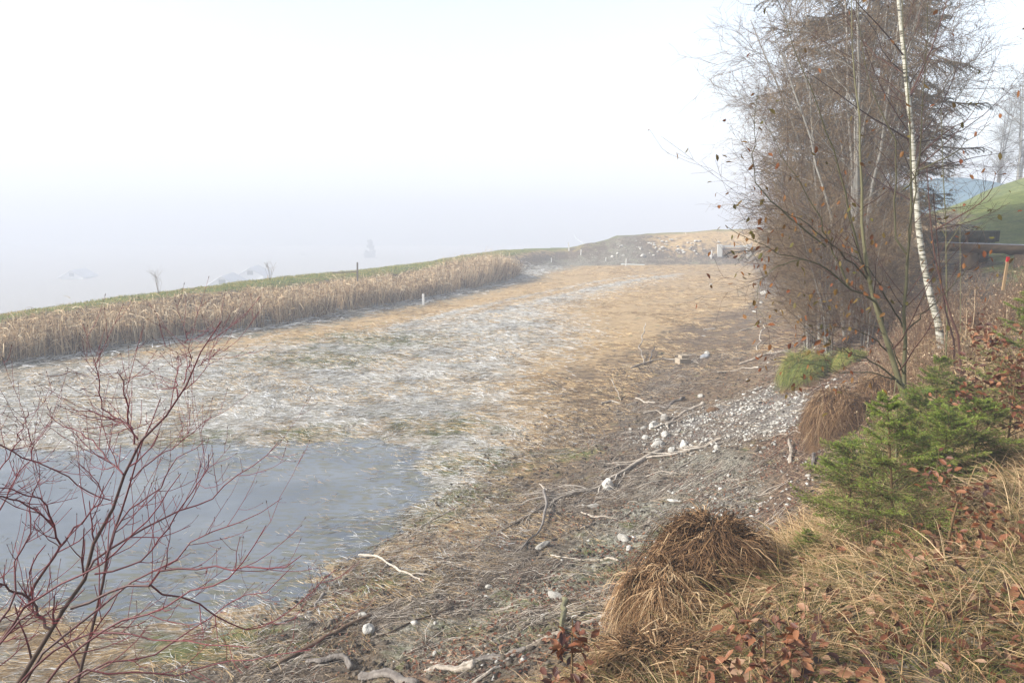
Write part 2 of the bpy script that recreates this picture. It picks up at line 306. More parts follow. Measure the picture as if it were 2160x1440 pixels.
# ground: masks say which cover lies where, noise breaks their edges
def ground_mat():
    m, n, b = new_mat('ground_cover', .95, .15)
    L = n.links.new
    geo = n.nodes.new('ShaderNodeNewGeometry')
    def noise(scale, detail=5, mapping=None, rough=.6):
        t = n.nodes.new('ShaderNodeTexNoise'); t.inputs['Scale'].default_value = scale; t.inputs['Detail'].default_value = detail; t.inputs['Roughness'].default_value = rough
        if mapping:
            mp = n.nodes.new('ShaderNodeMapping'); mp.inputs['Rotation'].default_value = (0, 0, mapping[0]); mp.inputs['Scale'].default_value = mapping[1]
            L(geo.outputs['Position'], mp.inputs[0]); L(mp.outputs[0], t.inputs['Vector'])
        else: L(geo.outputs['Position'], t.inputs['Vector'])
        return t.outputs['Fac']
    def math_(op, a, c, d=None):
        x = n.nodes.new('ShaderNodeMath'); x.operation = op
        for i, v in enumerate((a, c, d)):
            if v is None: continue
            if isinstance(v, (int, float)): x.inputs[i].default_value = v
            else: L(v, x.inputs[i])
        return x.outputs[0]
    def thr(mask, nz, soft=.2):   # mask attribute broken up by noise
        s = math_('ADD', mask, math_('MULTIPLY_ADD', nz, 2.2, -1.1)); mr = n.nodes.new('ShaderNodeMapRange'); mr.inputs[1].default_value = .5-soft; mr.inputs[2].default_value = .5+soft
        L(s, mr.inputs[0]); return mr.outputs[0]
    def mix(f, a, c):
        x = n.nodes.new('ShaderNodeMixRGB'); 
        if isinstance(f, float): x.inputs[0].default_value = f
        else: L(f, x.inputs[0])
        L(a, x.inputs[1]); L(c, x.inputs[2]); return x.outputs[0]
    def at_(name):
        a = n.nodes.new('ShaderNodeAttribute'); a.attribute_name = name; return a.outputs['Fac']
    def rc(fac, cols, pos=None): r = ramp(n, cols, pos); L(fac, r.inputs[0]); return r.outputs[0]
    big = noise(.55, 4); mid = noise(2.3, 5); fine = noise(14, 6); vf = noise(55, 4); mf = math_('ADD', math_('MULTIPLY', fine, .5), math_('MULTIPLY', vf, .5))
    str1 = noise(1, 6, (math.radians(-25), (3.2, 26, 10)), .7); str2 = noise(1, 5, (math.radians(10), (2.2, 17, 10)), .7)
    streak = math_('MULTIPLY', math_('ADD', str1, str2), .5)
    base = rc(mf, [(.03,.025,.02),(.13,.105,.08),(.34,.29,.23)], [.38,.49,.62])           # grey brown mud
    straw = rc(streak, [(.23,.155,.085),(.46,.335,.19),(.68,.525,.32)], [.34,.5,.66])
    frost_mist = rc(streak, [(.19,.175,.135),(.42,.40,.355),(.70,.71,.715)], [.34,.49,.64])
    brown = rc(streak, [(.05,.038,.028),(.18,.13,.085),(.38,.28,.17)], [.36,.5,.66])
    grey = rc(mf, [(.045,.042,.03),(.19,.175,.135),(.50,.48,.41)], [.38,.49,.62])
    green = rc(fine, [(.06,.075,.025),(.14,.15,.06),(.27,.26,.13)], [.3,.5,.75])
    leaf = rc(mf, [(.03,.02,.015),(.11,.068,.045),(.32,.24,.17)], [.38,.49,.62])
    gravel = rc(vf, [(.06,.05,.04),(.17,.15,.13),(.42,.40,.37)], [.3,.5,.68])
    lawn = rc(math_('ADD', math_('MULTIPLY', mid, .5), math_('MULTIPLY', fine, .5)), [(.08,.115,.035),(.165,.195,.065),(.30,.30,.125)], [.32,.5,.7])
    col = base
    col = mix(thr(at_('straw'), mid), col, straw)
    col = mix(thr(at_('brown'), mid), col, brown)
    col = mix(thr(at_('frost_mist'), math_('MULTIPLY', math_('ADD', mid, streak), .5)), col, frost_mist)
    col = mix(thr(at_('grey'), mid), col, grey)
    col = mix(thr(at_('green'), mid), col, green)
    col = mix(thr(at_('leafy'), math_('MULTIPLY', math_('ADD', mid, fine), .5)), col, leaf)
    col = mix(thr(at_('gravel'), math_('MULTIPLY', math_('ADD', mid, fine), .5)), col, gravel)
    col = mix(thr(at_('lawn'), mid, .3), col, lawn)
    L(col, b.inputs['Base Color'])
    bp = n.nodes.new('ShaderNodeBump'); bp.inputs['Strength'].default_value = .9; bp.inputs['Distance'].default_value = .05
    L(math_('ADD', streak, math_('MULTIPLY', fine, .6)), bp.inputs['Height']); L(bp.outputs[0], b.inputs['Normal'])
    return m
M_ground = ground_mat()

# ------------------------------------------------------------------ ground masks (world plan)
FROST = pix_poly([(0,782),(250,752),(500,735),(800,692),(960,664),(1150,630),(1330,590),(1420,580),(1330,602),(1180,650),(1240,700),(1180,740),(1090,790),(1110,860),(1120,920),(1000,960),(900,1000),(880,960)])+[(-4,14),(-10,13.6),(-18,13.6)]
FROST2 = pix_poly([(890,950),(1000,930),(1080,960),(980,1020),(900,1090),(850,1100),(870,1000)])
GRAV = pix_poly([(1390,915),(1450,880),(1530,850),(1640,815),(1700,830),(1715,880),(1640,915),(1560,925),(1480,950),(1420,945)])
GRAV2 = pix_poly([(1590,590),(1700,570),(1740,600),(1640,625),(1600,615)]); GRAV3 = pix_poly([(1690,680),(1750,670),(1770,690),(1700,705)])
GRAV4 = pix_poly([(1480,1020),(1600,1010),(1600,1080),(1500,1110),(1440,1120)])
MUD = pix_poly([(1090,800),(1250,760),(1400,700),(1600,640),(1640,690),(1640,800),(1480,850),(1350,880),(1300,960),(1100,1100),(900,1120),(1060,960),(1120,900)])
MOSS = pix_poly([(1150,1200),(1250,1090),(1350,1020),(1420,960),(1560,930),(1650,960),(1620,1060),(1500,1160),(1380,1200),(1280,1330),(1100,1400),(900,1420),(800,1330),(950,1260)])
LEAFY = pix_poly([(1600,920),(1720,900),(1740,980),(1700,1060),(1680,1200),(1600,1230),(1630,1080),(1660,1000)])
LEAFY2 = pix_poly([(1640,700),(1760,660),(1900,640),(2000,700),(1980,840),(1880,900),(1700,900),(1740,840),(1640,760)])
GREENS = [(np.array(flat(*p)), r) for p, r in (((800,715),2.2),((680,755),1.9),((930,900),1.0),((1010,975),.9),((960,1050),.85),((850,1090),.6),((780,1225),.55),((700,1270),.3),((1180,960),.6),((450,1370),.6),((600,1400),.4),((430,930),.7),((650,915),.7),((880,980),.5))]
WETFAR = pix_poly([(1330,560),(1560,556),(1580,548),(1500,543),(1330,545),(1200,558)])
TRACK = [flat(*p) for p in ((880,690),(1000,658),(1100,635),(1200,612),(1300,592),(1420,575),(1560,566))]
def pm(x, y, P, soft=.6): return sstep(soft, -soft, poly_d(x, y, P))
def masks(x, y):
    d, w = basin(x, y); inside = sstep(.8, -.6, d)
    M = {}
    dam = w[:, 1]; far = w[:, 2]; bank = w[:, 0]; r = np.hypot(x, y)
    M['straw'] = inside*.92*(1-.25*pm(x, y, MUD, 1.)) + .45*bank*sstep(0, 1, d)*sstep(16, 22, y)*sstep(8, 6, d) + .55*dam*sstep(1.2, 3, d) + .75*sstep(.6,2,d)*far*sstep(8,13,x)
    M['brown'] = .62*pm(x, y, MUD, 1.2) + .6*sstep(10, 8, y)*sstep(.3, -.2, -poly_d(x, y, POND))*inside + .35*inside*sstep(16, 28, y)*sstep(3, 8, x) + .5*sstep(.5,2.,d)*(bank)*sstep(6.5,4,d)
    tr = np.full(x.shape, 1e9)
    for i in range(len(TRACK)-1):
        a = np.array(TRACK[i]); e = np.array(TRACK[i+1])-a; t = np.clip(((x-a[0])*e[0]+(y-a[1])*e[1])/(e@e), 0, 1); tr = np.minimum(tr, np.hypot(x-a[0]-t*e[0], y-a[1]-t*e[1]))
    trm = np.exp(-((tr-.75)/.3)**2)
    M['frost_mist'] = np.clip(.78*pm(x, y, FROST, 2.6)+.6*pm(x, y, FROST2, .8) + .45*trm + .35*sstep(9,6,np.hypot(x+6,y-7)), 0, 1)*sstep(1.5, 0, d)
    M['frost_mist'] = np.maximum(M['frost_mist'], .55*sstep(25, 60, d)*(1-bank))  # far valley ground whitened with the frost colour, painting in the mist's pallor
    M['grey'] = .85*pm(x, y, MOSS, .7) + .62*dam*sstep(-2.8, -.4, d)*sstep(2.2, .8, d) + .55*far*sstep(0,1,d)*sstep(13,8,x) + .5*pm(x, y, WETFAR, 1.)
    gr = 0*x
    for c, rr in GREENS: gr = np.maximum(gr, .72*np.exp(-(((x-c[0])/1.5)**2+((y-c[1]))**2)/rr**2))
    M['green'] = gr + .40*pm(x, y, MOSS, 1)*sstep(11.5, 8.5, y)
    M['leafy'] = .8*pm(x, y, LEAFY, .4)+.85*pm(x, y, LEAFY2, .8)+.35*bank*sstep(1.5, 3, d)*sstep(8, 5, d)
    M['gravel'] = .85*pm(x, y, GRAV, .35)+.8*pm(x, y, GRAV2, 1.)+.7*pm(x, y, GRAV3, .5)+.55*pm(x, y, GRAV4, .4)+.18*far*sstep(0,.6,d)*sstep(2.6,2,d)*sstep(14,9,x)
    M['lawn'] = sstep(6.6, 8.2, d)*bank*sstep(11, 15, r)*1.1+.9*dam*sstep(2.6, 3.3, d)*sstep(50, 25, d)+.55*far*sstep(3.5, 6, d)*sstep(50, 25, d)
    return M
def build_ground():
    def axis(n, c, ext, a): u = np.linspace(-1, 1, n); return c+ext*np.sinh(a*u)/np.sinh(a)
    xs = axis(620, 1.0, 420, 6.3); ys = axis(620, 9.0, 420, 6.1)
    X, Y = np.meshgrid(xs, ys); x = X.ravel(); y = Y.ravel(); z = Z(x, y)
    nx = len(xs); i = np.arange(len(ys)-1)[:, None]*nx+np.arange(nx-1)[None]; q = np.stack([i, i+1, i+nx+1, i+nx], -1).reshape(-1, 4)
    me = mesh_np('ground', np.stack([x, y, z], 1), [q], M_ground, None, True)
    for k, v in masks(x, y).items():
        a = me.attributes.new(k, 'FLOAT', 'POINT'); a.data.foreach_set('value', np.clip(v, 0, 1).astype(np.float32))
    o = obj('ground', me); o['kind'] = 'structure'
build_ground()

# pond: thin ice over dark water
M_ice, n, b = new_mat('thin_ice', .16, .5)
b.inputs['IOR'].default_value = 1.33
geo = n.nodes.new('ShaderNodeNewGeometry'); nz = n.nodes.new('ShaderNodeTexNoise'); nz.inputs['Scale'].default_value = .7; nz.inputs['Detail'].default_value = 6; n.links.new(geo.outputs['Position'], nz.inputs['Vector'])
r = ramp(n, [(.14,.158,.18),(.175,.195,.218),(.22,.238,.255)], [.3,.5,.7]); n.links.new(nz.outputs['Fac'], r.inputs[0]); 
nw = n.nodes.new('ShaderNodeTexNoise'); nw.inputs['Scale'].default_value = 5; nw.inputs['Detail'].default_value = 6; mp = n.nodes.new('ShaderNodeMapping'); mp.inputs['Scale'].default_value = (1,2.6,1); n.links.new(geo.outputs['Position'], mp.inputs[0]); n.links.new(mp.outputs[0], nw.inputs['Vector'])
r2 = ramp(n, [(0,0,0),(1,1,1)], [.47,.58]); n.links.new(nw.outputs['Fac'], r2.inputs[0])
at3 = n.nodes.new('ShaderNodeAttribute'); at3.attribute_name = 'tint'
mu = n.nodes.new('ShaderNodeMath'); mu.operation = 'MULTIPLY'; n.links.new(r2.outputs[0], mu.inputs[0]); n.links.new(at3.outputs['Fac'], mu.inputs[1])
mx = n.nodes.new('ShaderNodeMixRGB'); mx.inputs[2].default_value = (.115,.11,.065,1); n.links.new(mu.outputs[0], mx.inputs[0]); n.links.new(r.outputs[0], mx.inputs[1]); n.links.new(mx.outputs[0], b.inputs['Base Color'])
bp = n.nodes.new('ShaderNodeBump'); bp.inputs['Strength'].default_value = .06; n.links.new(nz.outputs['Fac'], bp.inputs['Height']); n.links.new(bp.outputs[0], b.inputs['Normal'])
def build_pond():
    xs = np.linspace(-26, 0.5, 180); ys = np.linspace(5.5, 16, 100); X, Y = np.meshgrid(xs, ys); x = X.ravel(); y = Y.ravel()
    d = poly_d(x, y, POND); wob = (fbm(x*2.2, y*2.2, 4, 31)-.5)*.9*sstep(-3.5, 0, x+6.5)
    nx = len(xs); i = np.arange(len(ys)-1)[:, None]*nx+np.arange(nx-1)[None]; q = np.stack([i, i+1, i+nx+1, i+nx], -1).reshape(-1, 4)
    keep = (d[q].min(1) < .8); q = q[keep]
    used = np.unique(q); m = np.zeros(len(x), int); m[used] = np.arange(len(used)); q = m[q]
    tint = np.clip(sstep(-3.2, -.2, d+wob*1.5)*(.35+.65*sstep(-9, -4, x))+.10*sstep(.5, .7, fbm(x*.8, y*1.6, 3, 33)), 0, 1)[used]
    me = mesh_np('pond', np.stack([x[used], y[used], np.full(len(used), -.055)], 1), [q], M_ice, tint, True)
    o = obj('water', me); o['kind'] = 'structure'
build_pond()

# ------------------------------------------------------------------ scattered covers (nobody could count them)
def plan_points(rng, n, rmin=3.5, rmax=60, amin=-42, amax=42, p=.9):
    """points round the camera, thinning with distance"""
    r = (rng.uniform(rmin**p, rmax**p, n))**(1/p); a = np.radians(rng.uniform(amin, amax, n)); return r*np.sin(a), r*np.cos(a)
def lying(name, mat, n, seed, wfun, L=(.15, .5), wd=.012, heading=(-65, 25), lift=.12, rmax=50, zoff=.01, label='', K=3, tintf=None, p=.7):
    rng = rs(seed); x, y = plan_points(rng, n, rmax=rmax, p=p); keep = rng.rand(n) < wfun(x, y); x = x[keep]; y = y[keep]; m = len(x)
    r = np.hypot(x, y); sc = np.clip(r/13, .7, 1.6)
    a = np.radians(rng.normal(heading[0], heading[1], m)) + (fbm(x*.6, y*.6, 2, 41)-.5)*2.6 + (fbm(x*2.4, y*2.4, 2, 43)-.5)*2.8
    dr = np.stack([np.sin(a), np.cos(a), rng.uniform(-.02, lift, m)], -1)
    flip = rng.rand(m) < .5; dr[flip, :2] *= -1
    pos = np.stack([x, y, Z(x, y)+zoff], -1); Ls = rng.uniform(*L, m)*sc**.7
    T = rng.rand(m) if tintf is None else tintf(x, y, rng)
    B = MB(); B.add(*blades(pos, dr, Ls, wd*sc, lift*.8, rng, K, T))
    o = obj(name, B.mesh(name, mat)); tag(o, label, 'grass', kind='stuff'); return o
def not_pond(x, y, m=.1): return poly_d(x, y, POND) > -m
def f_frost(x, y): M = masks(x, y); return np.clip(M['frost_mist']*1.3-.1, 0, 1)*not_pond(x, y, .25)*(.25+fbm(x*1.3, y*1.3, 3, 51))
lying('frosted_grass', M_frost, 600000, 1, f_frost, L=(.06,.30), wd=.0055, lift=.16, label='matted white frosted grass lying across the pond floor')
def f_straw(x, y): M = masks(x, y); return np.clip(M['straw']-.5*M['frost_mist']-.9*M['gravel']-.7*M['grey'], 0, .9)*not_pond(x, y, .2)*sstep(.36, .6, fbm(x*.9, y*.9, 3, 61))
lying('dry_straw', M_straw, 450000, 2, f_straw, L=(.08,.32), wd=.0055, lift=.14, rmax=58, label='flattened golden straw covering the dry pond floor')
def f_brown(x, y): M = masks(x, y); d, w = basin(x, y); return np.clip(.9*M['brown']+.55*M['grey']*w[:, 0]+.5*M['leafy'], 0, .9)*not_pond(x, y, .1)*sstep(.3, .6, fbm(x*1.5, y*1.5, 3, 71))
lying('brown_straw', M_muddy, 200000, 3, f_brown, L=(.05,.24), wd=.0045, lift=.14, rmax=35, label='brown dead stalks scattered over the mud')
def f_edge(x, y):
    d = poly_d(x, y, POND); return sstep(.9, .1, d)*sstep(-.6, 0, d)*(x > -6.5)*sstep(.35, .6, fbm(x*2, y*2, 3, 81))
lying('shore_grass', M_frost, 110000, 4, f_edge, L=(.10,.32), wd=.005, lift=.35, rmax=18, label='tangled pale grass along the edge of the ice', tintf=lambda x, y, r: r.uniform(0, .8, len(x)))
def f_near(x, y): d, w = basin(x, y); return sstep(1.6, .4, np.abs(d-.6))*w[:, 0]*not_pond(x, y, .05)*.8*sstep(13, 10, y)*sstep(.35, .55, fbm(x*1.7, y*1.7, 3, 83))
lying('shore_straw', M_straw, 130000, 5, f_near, L=(.10,.35), wd=.0045, lift=.22, rmax=14, label='tangled straw on the near shore of the pond', tintf=lambda x, y, r: r.uniform(0, .8, len(x)))
def f_green(x, y): M = masks(x, y); return np.clip(M['green']*1.4-.2, 0, .8)*not_pond(x, y, .3)
lying('green_weed', M_green, 60000, 6, f_green, L=(.06,.2), wd=.009, lift=.25, rmax=30, label='patches of green weed in the pond floor')

def f_weed(x, y): d = poly_d(x, y, POND); return sstep(0, -.2, d)*sstep(-2.6, -.1, d)*(x > -9)*sstep(.46, .62, fbm(x*2.3, y*2.6, 3, 85))
lying('pond_weed', M_muddy, 60000, 8, f_weed, L=(.05,.2), wd=.006, lift=.10, rmax=17, zoff=.125, label='wisps of dead weed frozen into the edge of the ice')
def f_rim(x, y): d = poly_d(x, y, POND); return sstep(.3, -.1, d)*sstep(-1.1, -.1, d)*sstep(.40, .6, fbm(x*2.0, y*2.6, 3, 87))
lying('frozen_rim', M_frost, 90000, 9, f_rim, L=(.05,.25), wd=.005, lift=.14, rmax=22, zoff=.12, label='ragged rim of frosted grass frozen into the ice')
# fallen leaves
def leaves(name, n, seed, wfun, size, label, rmin=2, rmax=30, mat=M_leaf, tilt=.45, T=(0, 1), amin=-20, amax=40, p=.8, zo=.015):
    rng = rs(seed); x, y = plan_points(rng, n, rmin, rmax, amin, amax, p); k = rng.rand(n) < wfun(x, y); x = x[k]; y = y[k]; m = len(x)
    pos = np.stack([x, y, Z(x, y)+rng.uniform(0.005, zo*2, m)], -1); B = MB()
    B.add(*scatter(LEAF_V, LEAF_T, pos, rotmats(rng, m, tilt), rng.uniform(size[0], size[1], m), rng.uniform(T[0], T[1], m)**1.3))
    tag(obj(name, B.mesh(name, mat)), label, 'leaves', kind='stuff')
def f_leaf(x, y): M = masks(x, y); d, w = basin(x, y); return np.clip(M['leafy']*.9+.25*M['grey']*w[:, 0]+.42*w[:, 0]*sstep(-1.8, 0, d)*sstep(5,3,d), 0, 1)*sstep(.38, .58, fbm(x*1.8, y*1.8, 3, 91))*not_pond(x, y, 0)
leaves('leaf_litter', 120000, 11, f_leaf, (.02, .05), 'brown leaf litter drifted along the foot of the bank', rmin=4, rmax=32)
def f_leaf2(x, y): d, w = basin(x, y); return w[:, 0]*sstep(5.2, 6.2, d)*sstep(.42, .62, fbm(x*2.2, y*2.2, 2, 95))*(.25+.75*sstep(3.6, 2.4, y-.4*x))
leaves('fallen_leaves', 9500, 12, f_leaf2, (.03, .075), 'fallen rust brown leaves lying in the grass of the near bank', rmin=1.6, rmax=7, amin=0, amax=50, tilt=.6, zo=.05)

# pebbles
def pebbles(name, n, seed, wfun, size, label, rmax=30, T=(0, .95), p=.8, mat=M_stone, amin=-20, amax=35):
    rng = rs(seed); x, y = plan_points(rng, n, 4, rmax, amin, amax, p); k = rng.rand(n) < wfun(x, y); x = x[k]; y = y[k]; m = len(x)
    s = size[0]+(size[1]-size[0])*rng.rand(m)**3; sc = np.stack([s*rng.uniform(.7, 1.3, m), s*rng.uniform(.6, 1., m), s*rng.uniform(.45, .9, m)], -1)
    pos = np.stack([x, y, Z(x, y)+s*.2], -1); B = MB(); B.add(*scatter(PEB_V, PEB_T, pos, rotmats(rng, m, .4), sc, rng.uniform(T[0], T[1], m)))
    tag(obj(name, B.mesh(name, mat)), label, 'pebbles', kind='stuff')
pebbles('white_gravel', 60000, 21, lambda x, y: np.clip((pm(x, y, GRAV, .9)*1.1+pm(x, y, GRAV4, .9)*.25)*sstep(.25,.55,fbm(x*2.4,y*2.4,3,131)), 0, 1), (.009, .050), 'patch of broken white gravel above the shoreline', amin=5, rmax=22, T=(.35, 1.))
pebbles('pebbles', 30000, 22, lambda x, y: np.clip(masks(x, y)['grey']*.16*basin(x, y)[1][:, 0]+.05*masks(x, y)['leafy']+.9*pm(x, y, GRAV2, 1)+.8*pm(x, y, GRAV3, .6)+.03*masks(x, y)['brown']*(y < 20), 0, 1), (.008, .045), 'small white pebbles sprinkled over the muddy slope', rmax=46, p=1.0)

pebbles('soil_clods', 60000, 23, lambda x, y: np.clip(sstep(-2.5, .2, basin(x, y)[0])*sstep(5.5, 3.5, basin(x, y)[0])*basin(x, y)[1][:, 0]*not_pond(x, y, 0)*.9*(1-.8*pm(x, y, GRAV, .6))*sstep(.35, .6, fbm(x*3, y*3, 3, 133)), 0, 1), (.005, .04), 'dark crumbs and clods of soil strewn over the shore', mat=M_clod, rmax=24, T=(0, 1))
# twig litter
def twig_litter():
    rng = rs(31); n = 90000; x, y = plan_points(rng, n, 5, 24, -22, 32, .8); d, w = basin(x, y)
    f = sstep(-2., .3, d)*sstep(4.6, 2.2, d)*w[:, 0]*not_pond(x, y, 0)*sstep(.38, .6, fbm(x*1.2, y*1.2, 3, 99)); k = rng.rand(n) < f; x = x[k]; y = y[k]; m = len(x)
    a = np.radians(rng.normal(60, 40, m)); L = .08+.5*rng.rand(m)**2.5; t = np.linspace(0, 1, 5)
    P = np.stack([x[:, None]+np.sin(a)[:, None]*L[:, None]*t, y[:, None]+np.cos(a)[:, None]*L[:, None]*t], -1); P += np.cumsum(rng.normal(0, 1, P.shape)*L[:, None, None]*.04, 1)
    zz = Z(P[..., 0], P[..., 1])+.012+.03*rng.rand(m)[:, None]*np.sin(t*3.1)[None]; P = np.concatenate([P, zz[..., None]], -1)
    R = (.0014+.003*rng.rand(m)**2)[:, None]*(1-.5*t)[None]
    B = MB(); B.add(*tubes(P, R, 3, rng.rand(m))); tag(obj('twig_litter', B.mesh('twig_litter', M_twigl)), 'thin bleached twigs littering the strandline', 'twigs', kind='stuff')
twig_litter()

# ------------------------------------------------------------------ reeds on the dam
def along_dam(rng, n, t0=0, t1=1):
    P = PX[[16, 15, 14, 13, 12, 11, 10, 9]]; Q = resample(P, 200); t = rng.uniform(t0, t1, n)*199; i = np.minimum(t.astype(int), 198); u = (t-i)[:, None]
    p = Q[i]*(1-u)+Q[i+1]*u; tan = nrm(Q[i+1]-Q[i]); nout = np.stack([-tan[:, 1], tan[:, 0]], -1)
    return p, nout, t/199
def reeds():
    rng = rs(41); n = 40000; p, no, t = along_dam(rng, n, 0, .80); d = .35+2.3*rng.rand(n)**1.2+.5*(fbm(p[:, 0]*.8, p[:, 1]*.8, 3, 107)-.5)
    clump = fbm(p[:, 0]*1.1+d, p[:, 1]*1.1, 3, 101); keep = (clump > .34+.06*rng.rand(n)); p = p[keep]; no = no[keep]; d = d[keep]; t = t[keep]; m = len(p)
    xy = p+no*d[:, None]; z = Z(xy[:, 0], xy[:, 1]); pos = np.stack([xy[:, 0], xy[:, 1], z-.02], -1)
    ztop = np.interp(t, [0, .3, .5, .62, .72, .8], [.92, 1.12, 1.2, 1.3, 1.6, 1.15])*(.62+.68*fbm(xy[:, 0]*.55, xy[:, 1]*.55, 3, 103)+.12*rng.normal(size=m)); h = np.clip(ztop-z, .15, 3)*rng.uniform(.72, 1.03, m)
    dr = np.stack([rng.normal(0, .16, m), rng.normal(0, .16, m), np.ones(m)], -1); br = rng.rand(m) < .12; dr[br, :2] += rng.normal(0, .7, (br.sum(), 2))
    B = MB(); B.add(*blades(pos, dr, h, rng.uniform(.012, .026, m), rng.uniform(-.02, .2, m), rng, 4, rng.rand(m)))
    # broken leaves hanging from the stems
    k = rng.rand(m) < .7; q = pos[k]+nrm(dr[k])*(h[k]*rng.uniform(.4, 1., k.sum()))[:, None]; mm = len(q)
    B.add(*blades(q, np.stack([rng.normal(0, .7, mm), rng.normal(0, .7, mm), rng.uniform(-.3, .8, mm)], -1), rng.uniform(.15, .5, mm), .02, rng.uniform(.3, 1., mm), rng, 4, rng.rand(mm)))
    tag(obj('reed_bed', B.mesh('reed_bed', M_reed)), 'long bed of tan dead reeds standing along the dam', 'reeds', kind='stuff')
    # fallen reeds at the foot
    n = 5200; p, no, t = along_dam(rng, n, 0, .95); d = rng.normal(.25, .55, n); xy = p+no*d[:, None]; a = rng.uniform(0, 6.28, n)
    pos = np.stack([xy[:, 0], xy[:, 1], Z(xy[:, 0], xy[:, 1])+.03], -1)
    B = MB(); B.add(*blades(pos, np.stack([np.cos(a), np.sin(a), rng.uniform(0, .3, n)], -1), rng.uniform(.15, .8, n), .018, rng.uniform(0, .15, n), rng, 3, rng.uniform(.2, 1, n)))
    tag(obj('fallen_reeds', B.mesh('fallen_reeds', M_frost)), 'broken pale reed stalks lying at the foot of the reed bed', 'reeds', kind='stuff')
    # grass of the crest
    n = 30000; p, no, t = along_dam(rng, n, 0, 1); d = rng.uniform(2.7, 5.8, n); xy = p+no*d[:, None]
    pos = np.stack([xy[:, 0], xy[:, 1], Z(xy[:, 0], xy[:, 1])-.01], -1)
    B = MB(); B.add(*blades(pos, np.stack([rng.normal(0, .4, n), rng.normal(0, .4, n), np.ones(n)], -1), rng.uniform(.05, .17, n), .016, .4, rng, 3, rng.uniform(.2, 1., n)))
    tag(obj('crest_grass', B.mesh('crest_grass', M_tuft)), 'short green grass on top of the dam', 'grass', kind='stuff')
reeds()
# ------------------------------------------------------------------ vegetation of the near bank
def bank_grass():
    def pts(rng, n, f, rmin=1.5, rmax=16, amin=2, amax=52, p=1.0):
        x, y = plan_points(rng, n, rmin, rmax, amin, amax, p); d, w = basin(x, y); k = rng.rand(n) < f(x, y, d, w[:, 0]); return x[k], y[k], d[k]
    rng = rs(51)
    edge = lambda x, y: (fbm(x*1.3, y*1.3, 3, 111)-.5)*1.6
    x, y, d = pts(rng, 230000, lambda x, y, d, w: w*sstep(4.7, 5.5, d+edge(x, y))*np.where(y > 8, .35, 1)*(.35+.9*fbm(x*1.5,y*1.5,2,113)), rmax=13, p=1.2); n = len(x)
    cl = fbm(x*2.6, y*2.6, 2, 115)*6.28*3; lean = np.stack([np.cos(cl)*.6-.45, np.sin(cl)*.6-.2], -1)
    dr = np.concatenate([lean+rng.normal(0, .35, (n, 2)), rng.uniform(.35, 1.2, (n, 1))], 1)
    tuft = fbm(x*1.7, y*1.7, 3, 117); T = np.clip(.70+rng.normal(0, .2, n)+(tuft-.5)*.4-.55*sstep(2.6, 1.2, y-.8*(x-1.2))*rng.rand(n), 0, 1)
    gsel = rng.rand(n) < .20+.28*sstep(4.2, 2.4, y); T = np.where(gsel, rng.uniform(0, .3, n), T)
    B = MB(); B.add(*blades(np.stack([x, y, Z(x, y)-.01], -1), dr, (.10+.34*rng.rand(n))*(.5+1.0*tuft), rng.uniform(.0018, .0045, n)*np.clip(np.hypot(x, y)/4, .8, 2.2), rng.uniform(.3, 1.0, n), rng, 5, T))
    tag(obj('bank_grass', B.mesh('bank_grass', M_bank)), 'long dry golden grass with green blades covering the near bank', 'grass', kind='stuff')
    # dead weeds and brambles on the upper bank
    rng = rs(52)
    x, y, d = pts(rng, 17000, lambda x, y, d, w: w*sstep(4.6, 5.6, d)*sstep(15, 12.5, y)*sstep(7.2, 8.6, y)*(x > 2.8)*sstep(.3,.6,fbm(x*1.2,y*1.2,2,119)), rmin=7, rmax=18, amin=22, amax=44, p=1.3); n = len(x)
    h = rng.uniform(.12, .5, n)*sstep(2, 4, x); t = np.linspace(0, 1, 5); dr = np.stack([rng.normal(0, .3, n), rng.normal(0, .3, n), np.ones(n)], -1)
    P = np.stack([x, y, Z(x, y)], -1)[:, None]+dr[:, None]*(h[:, None]*t)[..., None]+np.cumsum(rng.normal(0, .012, (n, 5, 3)), 1); R = np.full((n, 5), .0028)*(1-.4*t)
    Q, RQ = spawn(P, R, 4, rng, .3, 1, (.2, .5), ang=50, K=3, rmin=.0018, grav=.1)
    B = MB(); B.add(*tubes(P, R, 3, np.clip(.45+.3*rng.normal(size=n), 0, 1))); B.add(*tubes(Q, RQ, 3, np.clip(.4+.3*rng.normal(size=len(Q)), 0, 1)))
    e = Q[:, -1]; k = rng.rand(len(e)) < .45; e = e[k]; B.add(*scatter(SMALL_V, SMALL_T, e, rotmats(rng, len(e), 1.), rng.uniform(.015, .04, len(e)), rng.uniform(.1, 1, len(e))))
    tag(obj('dead_undergrowth', B.mesh('dead_undergrowth', M_weed)), 'tangle of dead brown weeds on the bank below the log bench', 'undergrowth', kind='stuff')
bank_grass()

def hogweed(px, py, Y, h, seed, label):
    rng = rs(seed); p = at(px, py, Y); z = float(Z(p[:1], p[1:2])[0]); base = np.array([p[0], p[1], z-.03])
    P = resample([base, base+[.02, 0, h*.5], base+[.0, .02, h]], 6)[None]; R = np.linspace(.009, .005, 6)[None]
    Q, RQ = spawn(P, R, 5, rng, .55, .98, Lfix=(.12*h+.04, .3*h), ang=38, K=4, rmin=.003)
    t, RT = spawn(Q, RQ, 5, rng, .95, 1., Lfix=(.03, .07), ang=50, K=2, rmin=.0018)
    root = empty('dead_umbel', base); tag(root, label, 'weed', 'dead umbel stalks below the bench')
    obj('stem', MB().add(*tubes(P, R, 5, np.array([.8]))).mesh('stem', M_weed, origin=base), root)
    obj('head', MB().add(*tubes(Q, RQ, 4, rng.uniform(.6, 1, len(Q)))).add(*tubes(t, RT, 3, rng.uniform(.6, 1, len(t)))).mesh('head', M_weed, origin=base), root)
